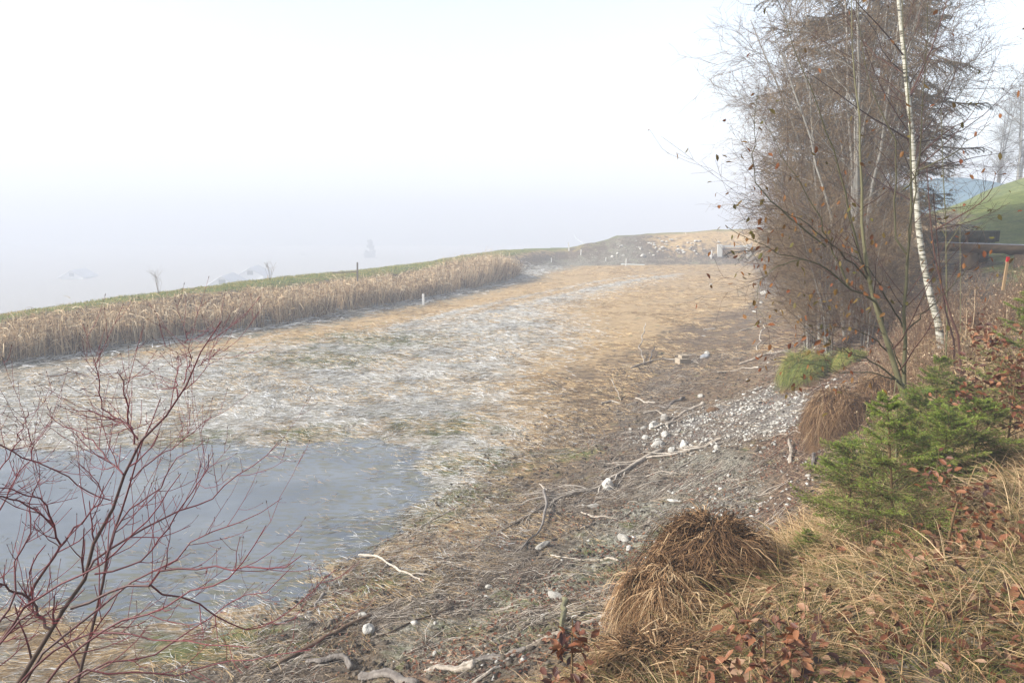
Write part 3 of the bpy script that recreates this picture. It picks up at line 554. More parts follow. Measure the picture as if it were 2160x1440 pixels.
for a in ((2068,520,10.6,.72,1,'tallest dead umbel stalk in front of the log bench'),(2050,560,10.2,.55,2,'forked dead umbel stalk left of the tallest one, in front of the bench'),(2135,555,10,.5,3,'dead umbel stalk just right of the red-topped peg'),
          (2005,575,9.9,.5,4,'dead umbel stalk beside the birch foot'),(2095,590,9.4,.5,5,'dead umbel stalk left of the red-topped peg')): hogweed(*a)

# ---- sedge tussocks
def tussock(px, py, rad, hgt, seed, n, label, Z0=None, greens=0., name='sedge_tussock', mat=None, lean=(0, 0)):
    c = g(px, py); n = int(n*1.8); rng = rs(seed); root = empty(name, c); tag(root, label, 'tussock', 'sedge tussocks on the bank' if mat is None else None)
    mat = mat or M_sedge
    # inner mound
    u = np.linspace(0, 2*math.pi, 25)[:-1]; v = np.linspace(0, 1, 8); V = []; 
    for vv in v:
        for uu in u:
            rr = rad*.80*math.sin(vv*1.45+.03)*(1+.1*math.sin(3*uu+seed)); V.append((rr*math.cos(uu), rr*math.sin(uu), hgt*.83*math.cos(vv*1.57)-.04))
    V = np.array(V); V[:, 2] += (Z(V[:, 0]+c[0], V[:, 1]+c[1])-c[2])*np.clip(1.2-V[:, 2]/hgt, 0, 1)
    q = [(i*24+j, i*24+(j+1) % 24, (i+1)*24+(j+1) % 24, (i+1)*24+j) for i in range(7) for j in range(24)]
    obj('mound', mesh_np('mound', V, [q], M_sedgecore, rng.rand(len(V)), True), root)
    # blades flow up from the crown, over and down the sides
    a = rng.uniform(0, 2*math.pi, n); s = rng.rand(n)**.6; K = 7; t = np.linspace(0, 1, K)
    a = a+rng.normal(0, .12, n); r0 = rad*.62*s; L = rng.uniform(.5, 1.05, n)
    rr = r0[:, None]+(rad*rng.uniform(.1, .62, n)*L)[:, None]*t**.85; top = hgt*np.sqrt(np.clip(1-(r0/rad)**2, 0, 1))*rng.uniform(.72, 1.08, n)
    zz = top[:, None]+(rng.uniform(.02, .22, n)*hgt)[:, None]*np.sin(t*2.2)[None]-(top*rng.uniform(.55, 1.0, n))[:, None]*t[None]**2.1
    aa = a[:, None]+rng.normal(0, .5, n)[:, None]*t**1.5+lean[0]*t
    P = np.stack([rr*np.cos(aa), rr*np.sin(aa), np.maximum(zz, -.05+.03*rng.rand(n)[:, None])], -1)
    P[..., 2] += (Z(P[..., 0]+c[0], P[..., 1]+c[1])-c[2])*np.clip(1.1-P[..., 2]/hgt, 0, 1)
    wd = rng.uniform(.0028, .0062, n)[:, None]*np.clip(1.1-t**2, .15, 1); sd = nrm(np.stack([-np.sin(a), np.cos(a), rng.normal(0, .4, n)], -1))
    cl = fbm(a*2.2+7, s*2.5, 3, seed+5)-.5; P[..., :2] *= (1+.55*cl)[:, None, None]; P[..., 2] *= (1+.5*cl)[:, None]; P[:, 1:] += np.cumsum(rng.normal(0, rad*.018, P[:, 1:].shape), 1)
    T = np.clip(rng.beta(2, 2.2, n)+(fbm(a*1.4+s*2, s*3, 2, seed)-.5)*.8, 0, 1)
    B = MB(); B.add(*ribbons(P, wd, sd, T))
    # loose wild blades
    tuft = name == 'grass_tussock'; m = n if tuft else n//3; a = rng.uniform(0, 6.28, m); B.add(*blades(np.stack([np.cos(a)*rad*.4, np.sin(a)*rad*.4, np.full(m, hgt*.8)], -1)*rng.uniform(.1, 1.1, (m, 1)), np.stack([np.cos(a*3), np.sin(a*3), (rng.uniform(.2, 2.2, m) if tuft else rng.uniform(-.2, .9, m))], -1), rng.uniform(.2, .55, m)*rad*(1.7 if tuft else 1.3), .005, rng.uniform(.2, 1, m), rng, 5, rng.uniform(.2, 1, m)))
    o = obj('blades', B.mesh('blades', mat), root)
    return root
tussock(1495, 1262, .40, .42, 3, 8500, 'big drooping dead sedge tussock at the bottom of the picture')
tussock(1412, 1335, .32, .33, 4, 6000, 'front lobe of dead sedge, a mound with straight hanging blades at the bottom edge')
tussock(1765, 915, .46, .52, 5, 8000, 'rusty brown sedge tussock beside the white gravel patch')
tussock(1862, 850, .4, .32, 9, 4500, 'far sedge mound behind the rusty tussock at the foot of the forked tree')
tussock(1700, 805, .55, .44, 6, 6000, 'green and yellow grass tussock above the white gravel patch', name='grass_tussock', mat=M_tuft)
tussock(1790, 775, .32, .26, 7, 1800, 'small green grass tussock behind the larger green one', name='grass_tussock', mat=M_tuft)
tussock(1385, 1425, .36, .12, 8, 3000, 'flattened sedge clump in front of the big tussock')

# ---- trees and shrubs from traced stems
def px_line(pts, Y0, Y1, K=12, bow=0.):
    n = len(pts); Q = [at(p[0], p[1], Y0+(Y1-Y0)*i/(n-1)+bow*math.sin(math.pi*i/(n-1))) for i, p in enumerate(pts)]
    return resample(Q, K)
def pack(lines): return np.stack(lines)

def dogwood():
    rng = rs(61)
    L = [  # pixel trace, depth at start and end, radius at start and end
     ([(-30,1560),(34,1440),(71,1399),(109,1327),(142,1279),(176,1222),(191,1162),(204,1132),(229,1087),(251,1031),(274,982),(300,922),(330,898),(358,860),(378,830),(417,773),(422,738),(441,710),(467,677)],4.3,4.6,.018,.003),
     ([(388,808),(402,765),(396,725),(393,700)],4.55,4.5,.004,.0015),([(374,834),(370,800),(380,765),(372,742)],4.5,4.6,.004,.0015),([(417,773),(447,752),(463,735)],4.6,4.7,.003,.0015),
     ([(283,937),(276,898),(269,849),(255,797),(250,780)],4.5,4.3,.006,.002),
     ([(290,925),(278,901),(243,884),(194,867),(149,863)],4.5,4.7,.006,.002),([(278,901),(219,867),(208,810),(200,759)],4.5,4.4,.006,.002),
     ([(109,1327),(90,1305),(62,1256),(22,1245),(-20,1215)],4.4,4.2,.011,.005),
     ([(62,1256),(79,1230),(109,1189),(124,1155),(112,1110),(105,1072),(85,1050),(40,1035),(-5,1028)],4.4,4.0,.009,.003),
     ([(124,1155),(165,1106),(221,1050),(202,1009),(169,979)],4.3,4.6,.007,.002),
     ([(160,1500),(165,1440),(180,1384),(191,1335),(210,1267),(221,1222),(225,1177),(240,1125),(255,1080),(274,1012),(300,949),(320,880),(338,842)],4.7,5.0,.013,.003),
     ([(150,1282),(191,1271),(225,1252),(255,1237),(319,1234),(337,1204),(375,1196),(431,1198),(457,1194),(491,1206),(525,1196),(604,1194),(634,1172)],4.35,3.9,.010,.002),
     ([(176,1222),(195,1185),(225,1162),(281,1125),(326,1102),(364,1082),(442,1061),(465,1042),(487,1005),(525,986),(559,960),(585,934)],4.4,4.7,.008,.002),
     ([(319,1234),(352,1254),(397,1264),(450,1294),(521,1331),(562,1318),(615,1286),(652,1249),(709,1200)],4.15,4.3,.006,.0015),
     ([(30,1480),(71,1410),(112,1357),(161,1324),(195,1297),(225,1267),(281,1219),(360,1192),(394,1144),(450,1117),(517,1099),(562,1069),(592,1052)],4.5,5.0,.010,.002),
     ([(20,1470),(75,1406),(127,1361),(187,1339),(262,1331),(337,1354),(394,1346),(450,1361),(525,1365)],4.2,3.8,.008,.002),
     ([(120,1470),(165,1406),(262,1417),(375,1421),(450,1402),(562,1384),(656,1369)],4.3,4.1,.007,.002),
     ([(-30,1030),(0,1046),(82,1076),(112,1110)],3.8,4.3,.005,.005),([(-20,925),(0,936),(41,964),(101,982),(150,1012),(172,1031),(232,1054)],4.0,4.5,.004,.004),
     ([(260,1000),(240,980),(212,950),(187,926),(156,905),(121,894),(101,873)],4.5,4.8,.006,.002),([(274,1012),(300,990),(358,947),(417,901),(444,880)],4.7,5.0,.005,.002),
     ([(60,1480),(150,1380),(240,1310),(330,1290),(420,1240),(470,1230),(520,1180),(560,1110)],4.0,3.8,.008,.002),
     ([(-40,1400),(20,1330),(60,1270),(130,1230),(200,1200),(300,1110),(350,1050),(380,1000)],4.1,3.9,.008,.002),
     ([(100,1480),(210,1400),(330,1380),(430,1310),(500,1260),(560,1250),(620,1190)],4.7,4.9,.008,.002),
     ([(-20,1350),(30,1260),(30,1180),(70,1120),(60,1060),(90,1000),(75,950)],4.2,4.5,.007,.002),
     ([(-60,1480),(-20,1380),(40,1310),(70,1290),(60,1200),(95,1150)],3.9,4.1,.008,.003),
     ([(-20,1120),(30,1010),(60,980),(70,930),(60,905)],4.0,4.2,.005,.002),([(-10,1010),(20,960),(50,900),(60,870)],4.1,4.0,.004,.002),
     ([(200,1210),(290,1190),(330,1150),(395,1050),(430,1010),(440,960)],4.4,4.2,.006,.002),([(225,1170),(260,1080),(330,1040),(370,970),(430,930)],4.5,4.7,.006,.002)]
    P = pack([px_line(l[0], l[1], l[2], 14, .12) for l in L]); R = pack([np.linspace(l[3], l[4], 14) for l in L])
    P[:, 1:-1] += rng.normal(0, .006, P[:, 1:-1].shape)
    base = P[0, 0].copy(); z = float(Z(base[:1], base[1:2])[0])
    # lower ends run down into the ground
    root_pt = np.array([base[0]-.05, base[1]-.1, z-.05]); low = [i for i, l in enumerate(L) if l[0][0][1] >= 1460]
    RP = pack([resample([root_pt+rng.normal(0, .12, 3)*[1, 1, 0], P[i, 0]*.6+root_pt*.4, P[i, 0]], 6) for i in low]); RR = pack([np.full(6, R[i, 0]*1.05) for i in low])
    q1, r1 = spawn(P, R, 8, rng, .1, .97, Lfix=(.08, .42), ang=42, grav=.28, K=5, rr=.6, wob=.10, rmin=.0016, taper=.5)
    q2, r2 = spawn(q1, r1, 2, rng, .25, .95, Lfix=(.05, .20), ang=45, grav=.35, K=4, rr=.8, wob=.08, rmin=.0013, taper=.6)
    s = spawn(P, R, 3, rng, .5, 1, Lfix=(.03, .08), ang=50, grav=.3, K=3, rmin=.0013)
    tips = np.concatenate([q1[:, -1], q2[:, -1], P[1:, -1]]); td = nrm(np.concatenate([q1[:, -1]-q1[:, -2], q2[:, -1]-q2[:, -2], P[1:, -1]-P[1:, -2]]))
    root = empty('dogwood_shrub', (root_pt[0], root_pt[1], z)); tag(root, 'leafless red-twigged dogwood shrub in front of the frozen pond', 'shrub')
    o = root_pt.copy(); o[2] = z; o = np.array([root_pt[0], root_pt[1], z])
    col = lambda r: np.clip(1-(r-.0015)/.011, 0, 1)
    obj('stems', MB().add(*tubes(P, R, 7, col(R))).add(*tubes(RP, RR, 7, col(RR))).mesh('stems', M_red, True, o), root)
    bp = np.stack([tips-td*.004, tips+td*.004, tips+td*.013], 1)
    obj('twigs', MB().add(*tubes(q1, r1, 4, col(r1))).add(*tubes(q2, r2, 4, col(r2))).add(*tubes(s[0], s[1], 4, col(s[1]))).add(*tubes(bp, np.tile([.0014, .0027, .0006], (len(bp), 1)), 4, np.full(len(bp), .3))).mesh('twigs', M_red, False, o), root)
dogwood()

def tree_obj(name, label, cat, base, parts, group=None):
    root = empty(name, base); tag(root, label, cat, group)
    for pn, mb, mat, sm in parts: obj(pn, mb.mesh(pn, mat, sm, base), root)
    return root

def birch():
    rng = rs(71); Y = 10.7
    tr = px_line([(1992,722),(1972,660),(1957,600),(1945,540),(1937,480),(1932,400),(1925,300),(1915,200),(1905,100),(1895,0),(1886,-150),(1880,-420)], 10.5, 10.9, 26)
    tr[0, 2] = float(Z(tr[:1, 0], tr[:1, 1])[0])-.1; R = np.interp(np.linspace(0, 1, 26), [0, .04, .25, .55, 1], [.060, .047, .037, .028, .010])
    base = tr[0].copy(); P = tr[None]; RR = R[None]
    big = [([(1925,300),(1857,257),(1822,240),(1770,198),(1700,150)],.012),([(1937,330),(1980,290),(2030,255),(2075,245)],.010),([(1930,300),(1980,240),(2010,170),(2030,100)],.010),
           ([(1908,120),(1860,60),(1800,0),(1760,-60)],.011),([(1935,430),(1880,400),(1830,370),(1800,300)],.014),([(1915,210),(1960,120),(1990,30),(2010,-50)],.014),
           ([(1930,370),(1990,350),(2060,330),(2140,320)],.010),([(1935,300),(2010,290),(2080,240),(2160,160)],.010),([(1940,350),(2000,300),(2060,230),(2100,140)],.009),([(1925,290),(1870,210),(1830,120),(1800,20)],.009)]
    BP = pack([px_line(b[0], 10.8, 10.8+rng.uniform(-1.6, 1.6), 8) for b in big]); BR = pack([np.linspace(b[1], b[1]*.3, 8) for b in big])
    a, ra = spawn(P, RR, 24, rng, .30, .98, Lfix=(.5, 1.4), ang=48, grav=.1, K=6, rr=.22, wob=.12, rmin=.004)
    A = np.concatenate([resampleK(BP, 6), a]); RA = np.concatenate([resampleK(BR[..., None], 6)[..., 0], ra])
    b, rb = spawn(A, RA, 5, rng, .2, 1, Lfix=(.25, .8), ang=40, grav=-.12, K=5, rr=.5, wob=.14, rmin=.0025)
    c, rc_ = spawn(b, rb, 3, rng, .2, 1, Lfix=(.12, .42), ang=38, grav=-.18, K=4, rr=.6, rmin=.0018)
    tree_obj('birch_tree', 'slender white-barked birch leaning beside the log bench', 'tree', base,
       [('trunk', MB().add(*tubes(P, RR, 12, np.zeros(1))), M_birch, True),
        ('branches', MB().add(*tubes(A, RA, 5, rng.rand(len(A)))), M_redtwig, True),
        ('twigs', MB().add(*tubes(b, rb, 3, rng.rand(len(b)))).add(*tubes(c, rc_, 3, rng.rand(len(c)))), M_redtwig, False)])
def resampleK(P, K):
    n = P.shape[1]; t = np.linspace(0, n-1, K); i = np.minimum(t.astype(int), n-2); u = (t-i)[None, :, None]; return P[:, i]*(1-u)+P[:, i+1]*u
birch()

def forked_tree():
    rng = rs(81)
    S_ = [([(1950,1010),(1938,950),(1928,872),(1907,837),(1893,791),(1871,724),(1854,675),(1843,626),(1827,573),(1819,503),(1815,450),(1818,347),(1812,250),(1800,120),(1795,-60)],6.3,6.6,.034,.003),
          ([(1908,836),(1907,802),(1905,696),(1910,591),(1914,538),(1921,468),(1923,380),(1918,250),(1910,100),(1900,-60)],6.45,6.9,.019,.0025),
          ([(1871,724),(1854,640),(1790,605),(1734,562),(1699,548),(1625,526),(1576,503),(1530,476)],6.5,5.8,.014,.002),
          ([(1840,620),(1801,486),(1766,347),(1739,264),(1697,156),(1648,28),(1620,-60)],6.5,6.0,.012,.002),
          ([(1790,605),(1742,479),(1704,410),(1650,330),(1610,250)],6.4,6.0,.009,.002),([(1742,520),(1650,450),(1590,382),(1592,312),(1590,250),(1600,190)],6.3,5.6,.008,.002),
          ([(1914,538),(1888,500),(1891,312),(1857,243),(1822,132),(1808,0),(1800,-60)],6.6,6.9,.010,.002),
          ([(1912,560),(1925,450),(1940,330),(1950,200),(1954,110),(1957,0),(1980,-60)],6.6,6.3,.008,.002),
          ([(1907,812),(1848,770),(1813,752),(1765,733),(1723,710),(1692,693)],6.4,5.6,.009,.0015),([(1905,815),(1888,802),(1827,785),(1765,781),(1702,766),(1677,768),(1659,779)],6.4,5.7,.008,.0015),
          ([(1880,750),(1840,710),(1780,690),(1730,690),(1700,705)],6.45,6.0,.007,.0015),([(1907,790),(1880,720),(1850,690),(1800,670)],6.5,6.3,.007,.0015),
          ([(1910,700),(1960,650),(2010,600),(2050,560)],6.6,6.3,.008,.002),([(1905,690),(1870,630),(1830,560),(1780,530),(1730,500)],6.6,6.2,.009,.002),
          ([(1830,590),(1760,520),(1700,470),(1640,430),(1560,420)],6.5,5.9,.009,.002),([(1905,400),(1940,360),(2000,330),(2040,300),(2090,260)],6.7,6.0,.008,.002),
          ([(1700,548),(1640,560),(1600,600),(1590,640),(1620,680)],6.1,5.5,.005,.0012)]
    P = pack([px_line(l[0], l[1], l[2], 16) for l in S_]); R = pack([l[4]+(l[3]-l[4])*(1-np.linspace(0, 1, 16))**1.5 for l in S_])
    P[:, 1:-1] += rng.normal(0, .008, P[:, 1:-1].shape); base = P[0, 0].copy(); base[2] = float(Z(base[:1], base[1:2])[0])-.08; P[0, 0] = base
    a, ra = spawn(P, R, 12, rng, .2, .98, Lfix=(.2, .8), ang=40, grav=.12, K=6, rr=.35, wob=.12, rmin=.0016)
    b, rb = spawn(a, ra, 3, rng, .25, 1, Lfix=(.08, .3), ang=42, grav=.05, K=4, rr=.6, rmin=.0013)
    k = rng.rand(len(b)) < .95; tips = b[k][:, -1]; m = tips[:, 2]; kk = (rng.rand(len(tips)) < np.interp(m, [1.8, 4.6, 5.6, 7], [.9, .8, .22, .05])); tips = tips[kk]
    extra = np.array([at(*q) for q in ((1520,478,5.8),(1530,474,5.8),(1546,495,5.85),(1575,500,5.9),(1588,520,5.9),(1640,520,6),(1620,540,6),(1830,602,6.5),(2052,215,6.2),(2065,220,6.2),(2040,214,6.2),(1972,290,6.5),(1978,20,6.4))])
    tips = np.concatenate([tips, extra]); N = len(tips)
    z = nrm(rng.normal(size=(N, 3))); x = nrm(np.stack([rng.normal(0, .5, N), rng.normal(0, .5, N), -np.ones(N)], -1)); x = nrm(x-z*(x*z).sum(1, keepdims=True)); rot = np.stack([x, np.cross(z, x), z], -1)
    T = rng.rand(N); T[-5:-2] = .05
    tree_obj('forked_tree', 'young forked tree with olive bark and a few last brown leaves', 'tree', base,
       [('trunk', MB().add(*tubes(P[:2], R[:2], 9, np.array([.7, .45]))), M_olive, True), ('branches', MB().add(*tubes(P[2:], R[2:], 6, rng.uniform(.0, .6, len(P)-2))), M_olive, True),
        ('twigs', MB().add(*tubes(a, ra, 3, rng.rand(len(a)))).add(*tubes(b, rb, 3, rng.rand(len(b)))), M_redtwig, False),
        ('leaves', MB().add(*scatter(LEAF_V, LEAF_T, tips, rot, rng.uniform(.035, .065, N), T)), M_yleaf, True)])
forked_tree()

def whip(name, label, lines, Y, col, seed, nchild=7, twigmat=None, leafm=0, cat='shrub', Lf=(.1,.5)):
    rng = rs(seed); P = pack([px_line(l[0], Y+l[1], Y+l[2], 12) for l in lines]); R = pack([np.linspace(l[3], l[4], 12) for l in lines])
    base = P[0, 0].copy(); base[2] = float(Z(base[:1], base[1:2])[0])-.05
    for i, l in enumerate(lines):
        if l[3] > .006 and i < 4 and l[0][0][1] > 600: P[i, 0, 2] = float(Z(P[i, :1, 0], P[i, :1, 1])[0])-.05
    a, ra = spawn(P, R, nchild, rng, .25, .98, Lfix=Lf, ang=38, grav=.15, K=5, rr=.4, rmin=.0018); b, rb = spawn(a, ra, 3, rng, .3, 1, Lfix=(.06, .22), ang=40, K=4, grav=.1, rmin=.0015)
    parts = [('stems', MB().add(*tubes(P, R, 7, rng.uniform(.2, .8, len(P)))).add(*tubes(a, ra, 3, rng.uniform(0, .3, len(a)))).add(*tubes(b, rb, 3, rng.uniform(0, .3, len(b)))), col, True)]
    if leafm:
        t = b[rng.rand(len(b)) < leafm][:, -1]; parts.append(('leaves', MB().add(*scatter(LEAF_V, LEAF_T, t, rotmats(rng, len(t), 1.2), rng.uniform(.04, .07, len(t)), rng.rand(len(t)))), M_yleaf, True))
    return tree_obj(name, label, cat, base, parts)
whip('red_stemmed_shrub', 'thin shrub with rusty red stems right behind the birch trunk', [([(2035,740),(2010,680),(1985,600),(1968,520),(1960,430),(1955,350)],0,.2,.014,.004),([(2020,745),(1995,660),(1985,590),(1975,484),(1968,400)],.3,.2,.012,.004),
   ([(1974,484),(2003,468),(2024,455),(2059,436),(2084,412),(2095,394),(2098,372),(2102,363),(2127,340)],0,-.6,.008,.0015),([(1975,484),(2022,475),(2059,463),(2104,443),(2131,427)],0,-.4,.006,.0015),([(1930,470),(1960,440),(2000,440),(2080,430),(2110,400)],0,.4,.005,.0012)], 8.8, M_redtwig, 91, 6, leafm=.08)
whip('green_stemmed_shrub', 'straight thin sapling with olive stem standing left of the log bench', [([(1998,740),(1997,640),(1996,540),(1995,460),(1990,380),(1987,300),(1985,230)],0,.1,.011,.003),([(1995,500),(1960,430),(1945,400)],0,.2,.005,.0015),([(1996,520),(2050,440),(2090,380)],0,-.3,.005,.0012)], 9.4, M_olive, 92, 5, Lf=(.1,.35))
whip('thin_sapling', 'thin dark whip with grey stem in front of the bench end', [([(2026,700),(2026,600),(2025,500),(2026,430)],0,.1,.005,.002)], 9.2, M_olive, 93, 4, Lf=(.05,.2))
whip('hazel_sapling', 'slim ochre stems rising through the young spruce beside the tussock', [([(1880,1140),(1868,1040),(1862,950),(1885,840),(1890,800)],0,.1,.007,.003),([(1862,1140),(1845,1060),(1815,960),(1812,900)],.1,0,.005,.002),([(1848,1150),(1843,1000),(1843,900),(1838,830)],.2,.1,.005,.002),([(1895,1140),(1890,1000),(1892,850)],.3,.3,.009,.006)], 4.6, M_olive, 94, 2, leafm=.05, Lf=(.05,.2))

# ---- bare alders and birches behind, in front of the tall spruce
def bare_tree(rng, h, lean, nst=5, spread=.35, tip=1.):
    """several pale stems from one foot, a dense cloud of fine twigs"""
    st = []; rr = []
    for i in range(nst):
        a = rng.uniform(0, 6.28); s = spread*rng.uniform(.4, 1); hh = h*rng.uniform(.7, 1.05); d = np.array([math.cos(a)*s+lean[0], math.sin(a)*s+lean[1], 0])
        st.append(resample([np.array([math.cos(a)*.12, math.sin(a)*.12, -.1]), d*hh*.25+[0, 0, hh*.35], d*hh*.62+[0, 0, hh*.7], d*hh+[0, 0, hh]], 14)); rr.append(np.linspace(.05, .008, 14)*h/8*rng.uniform(.7, 1.1))
    P = pack(st); R = pack(rr); P[:, 1:] += np.cumsum(rng.normal(0, .02, P[:, 1:].shape), 1)
    a, ra = spawn(P, R, 26, rng, .12, .98, Lfix=(.7, 2.0), ang=52, grav=.05, K=6, rr=.35, wob=.14, rmin=.006)
    b, rb = spawn(a, ra, 8, rng, .15, 1, Lfix=(.3, .95), ang=42, grav=-.05, K=5, rr=.5, wob=.16, rmin=.0038)
    c, rc_ = spawn(b, rb, 5, rng, .2, 1, Lfix=(.15, .45), ang=40, grav=-.1, K=3, rr=.6, wob=.2, rmin=.003)
    cones = c[rng.rand(len(c)) < .22][:, -1]
    return P, R, a, ra, b, rb, c, rc_, cones
def bare_trees():
    protos = []
    for sd, h, n in ((101, 8.5, 5), (102, 7.5, 6), (103, 5.2, 7)):
        rng = rs(sd); P, R, a, ra, b, rb, c, rc_, cones = bare_tree(rng, h, (-.10, -.02), n)
        m1 = MB().add(*tubes(P, R, 7, rng.uniform(.4, 1, len(P)))).mesh('trunk', M_bark, True)
        m2 = MB().add(*tubes(a, ra, 4, rng.rand(len(a)))).mesh('branches', M_bark if sd != 103 else M_brtwig, False)
        m3 = MB().add(*tubes(b, rb, 3, rng.rand(len(b)))).add(*tubes(c, rc_, 3, rng.rand(len(c)))).add(*scatter(PEB_V, PEB_T, cones, rotmats(rng, len(cones), .5), np.full(len(cones), .008), np.full(len(cones), .1))).mesh('twigs', M_brtwig, False)
        protos.append((m1, m2, m3))
    def place(k, px, Y, sc, rz, label, cat='tree', group='bare alders in front of the tall spruce'):
        p = at(px, 640, Y); z = float(Z(p[:1], p[1:2])[0]); root = empty('bare_alder', (p[0], p[1], z-.05), rz); root.scale = (sc, sc, sc); tag(root, label, cat, group)
        for nm, me in zip(('trunk', 'branches', 'twigs'), protos[k]): obj(nm, me, root)
    place(0, 1800, 15.5, 1.0, 0., 'many-stemmed bare alder with pale trunks in front of the tall spruce')
    place(1, 1745, 17.5, 1.0, 2.1-6.28, 'bare alder second from the pond, behind the many-stemmed one')
    place(0, 1815, 18.5, .95, .4, 'bare alder between the white birch and the many-stemmed alder')
    place(1, 1740, 20., .9, .2, 'bare alder leaning out over the pond edge')
    place(1, 1715, 22.5, .95, 1.2, 'outermost tall bare alder, leftmost against the misty sky')
    place(0, 1775, 19.5, 1.05, 5.2, 'tall bare alder in the thick of the row, right of the outermost one')
    place(2, 1715, 18., .8, .1, 'low twiggy bush at the pond side of the alders', 'shrub')
    place(2, 1760, 14.5, .62, -.3, 'low twiggy bush in front of the many-stemmed alder', 'shrub')
    place(2, 1735, 24., 1.0, .9, 'farthest bare bush along the pond edge beyond the alders', 'shrub')
    place(2, 1835, 14., .5, .9, 'low twiggy bush between the alders and the birch foot', 'shrub')
bare_trees()

# ---- spruces
def spruce_mesh(rng, h, rad, nb, nt, needles, nl, nw, droop, mat, bh0=.06, r0=.03, ex=.8, jit=.0):
    """trunk, whorled boughs, side twigs, needles"""
    tr = resample([(0,0,-.1),(0.01*h,0,h*.5),(0,0,h)], 12)[None]; R = np.linspace(r0, r0*.15, 12)[None]
    t = np.sort(rng.uniform(bh0, .985, nb)); a = rng.uniform(0, 6.28, nb)+t*40; L = rad*(1-t)**ex*rng.uniform(.75-jit*.5, 1.12, nb)+.05*rad
    d = np.stack([np.cos(a), np.sin(a), .35+.5*t+rng.normal(0, jit, nb)], -1); d = nrm(d); tt = np.linspace(0, 1, 7)
    P = np.stack([np.zeros(nb), np.zeros(nb), t*h], -1)[:, None]+d[:, None]*(L[:, None]*tt)[..., None]
    P[:, :, 2] -= (droop*L)[:, None]*tt[None]**1.4; P[:, :, 2] += (droop*L*.35)[:, None]*tt[None]**3
    RB = (np.interp(L, [0, rad], [.25, 1])*r0*.33)[:, None]*(1-.75*tt)[None]
    # side twigs in the plane of the bough
    n = nb*nt; par = np.repeat(np.arange(nb), nt); u = np.tile(np.linspace(.12, .97, nt), nb)+rng.normal(0, .02, n); f = np.clip(u, 0, .99)*6; i = f.astype(int); w = (f-i)[:, None]
    p0 = P[par, i]*(1-w)+P[par, i+1]*w; tan = nrm(P[par, i+1]-P[par, i]); side = nrm(np.cross(tan, [0, 0, 1.]))*np.where(np.arange(n) % 2, 1, -1)[:, None]
    dd = nrm(tan*.85+side*rng.uniform(.6, 1., (n, 1))+rng.normal(0, .12, (n, 3))); LT = L[par]*.42*(1.12-u)*rng.uniform(.7, 1.2, n)+.03*rad
    t4 = np.linspace(0, 1, 4); Q = p0[:, None]+dd[:, None]*(LT[:, None]*t4)[..., None]; Q[:, :, 2] -= (droop*.5*LT)[:, None]*t4[None]**1.5
    B = MB()
    # needles
    def need(PP, m, lo=.05):
        N, K, _ = PP.shape; nn = N*m; pr = np.repeat(np.arange(N), m); uu = rng.uniform(lo, 1, nn)*(K-1); ii = np.minimum(uu.astype(int), K-2); ww = (uu-ii)[:, None]
        q = PP[pr, ii]*(1-ww)+PP[pr, ii+1]*ww; tn = nrm(PP[pr, ii+1]-PP[pr, ii]); pe = nrm(np.cross(tn, rng.normal(size=(nn, 3)))); dr = nrm(tn*.8+pe*.9)
        cl = np.clip(.42+.3*(u[np.minimum(pr, len(u)-1)]-.5 if N == n else 0)+rng.normal(0, .16, nn), 0, 1)
        l = nl*rng.uniform(.7, 1.15, nn); e = q+dr*l[:, None]; sd = nrm(np.cross(dr, rng.normal(size=(nn, 3))))*nw
        V = np.stack([q-sd*.5, q+sd*.5, e], 1).reshape(-1, 3); F = np.arange(nn*3).reshape(-1, 3); B.add(V, F, None, np.repeat(cl, 3))
    need(Q, needles); need(P, needles*2, .25)
    need(tr[:, 9:], needles*3)
    return (MB().add(*tubes(tr, R, 8, np.array([.3]))).mesh('trunk', mat[0], True), MB().add(*tubes(P, RB, 4, rng.rand(nb))).add(*tubes(Q, np.full((n, 4), max(nw*.6, .0012)), 3, rng.rand(n))).mesh('branches', mat[0], False), B.mesh('needles', mat[1], False))
def spruce(name, label, me, p, sc=1., rz=0., group=None, tilt=0):
    root = empty(name, p, rz); root.scale = (sc, sc, sc); root.rotation_euler = (0, tilt, rz); tag(root, label, 'tree', group)
    for nm, m in zip(('trunk', 'branches', 'needles'), me): obj(nm, m, root)
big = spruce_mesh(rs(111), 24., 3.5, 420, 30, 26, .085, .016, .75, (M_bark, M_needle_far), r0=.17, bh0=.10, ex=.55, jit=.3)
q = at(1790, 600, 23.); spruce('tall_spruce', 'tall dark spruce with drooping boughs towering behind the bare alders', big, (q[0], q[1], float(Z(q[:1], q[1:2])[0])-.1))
y1 = spruce_mesh(rs(112), 1.2, .66, 80, 24, 26, .018, .0028, .22, (M_brtwig, M_needle), r0=.014, bh0=.02, ex=.6, jit=.28)
y2 = spruce_mesh(rs(113), .85, .62, 64, 26, 26, .018, .0028, .2, (M_brtwig, M_needle), r0=.012, bh0=.02, ex=.55, jit=.3)
G = 'young spruces on the near bank'
def ys(me, px, py, sc, rz, label, tilt=0): c = g(px, py); spruce('young_spruce', label, me, c-np.array([0, 0, .04]), sc, rz, G, tilt)
ys(y1, 1885, 1135, .72, 0., 'young green spruce standing just left of the rusty beech spray', -.12)
ys(y2, 1850, 1075, .8, 2.6, 'loose young spruce leaning to the shore behind the foremost one', -.3)
ys(y2, 1925, 1000, .78, .7, 'airy young spruce between the foremost one and the forked tree foot', .1)
ys(y2, 1790, 1120, .74, 1., 'spreading low spruce leaning over the gravel shore', -.2)
ys(y2, 1985, 1040, .72, 2., 'young green spruce behind the rusty orange beech spray')
ys(y1, 1965, 950, .66, 3., 'bushy young spruce at the foot of the forked tree')
ys(y2, 2050, 1000, .7, 4., 'young spruce half hidden under the dense brown beech')
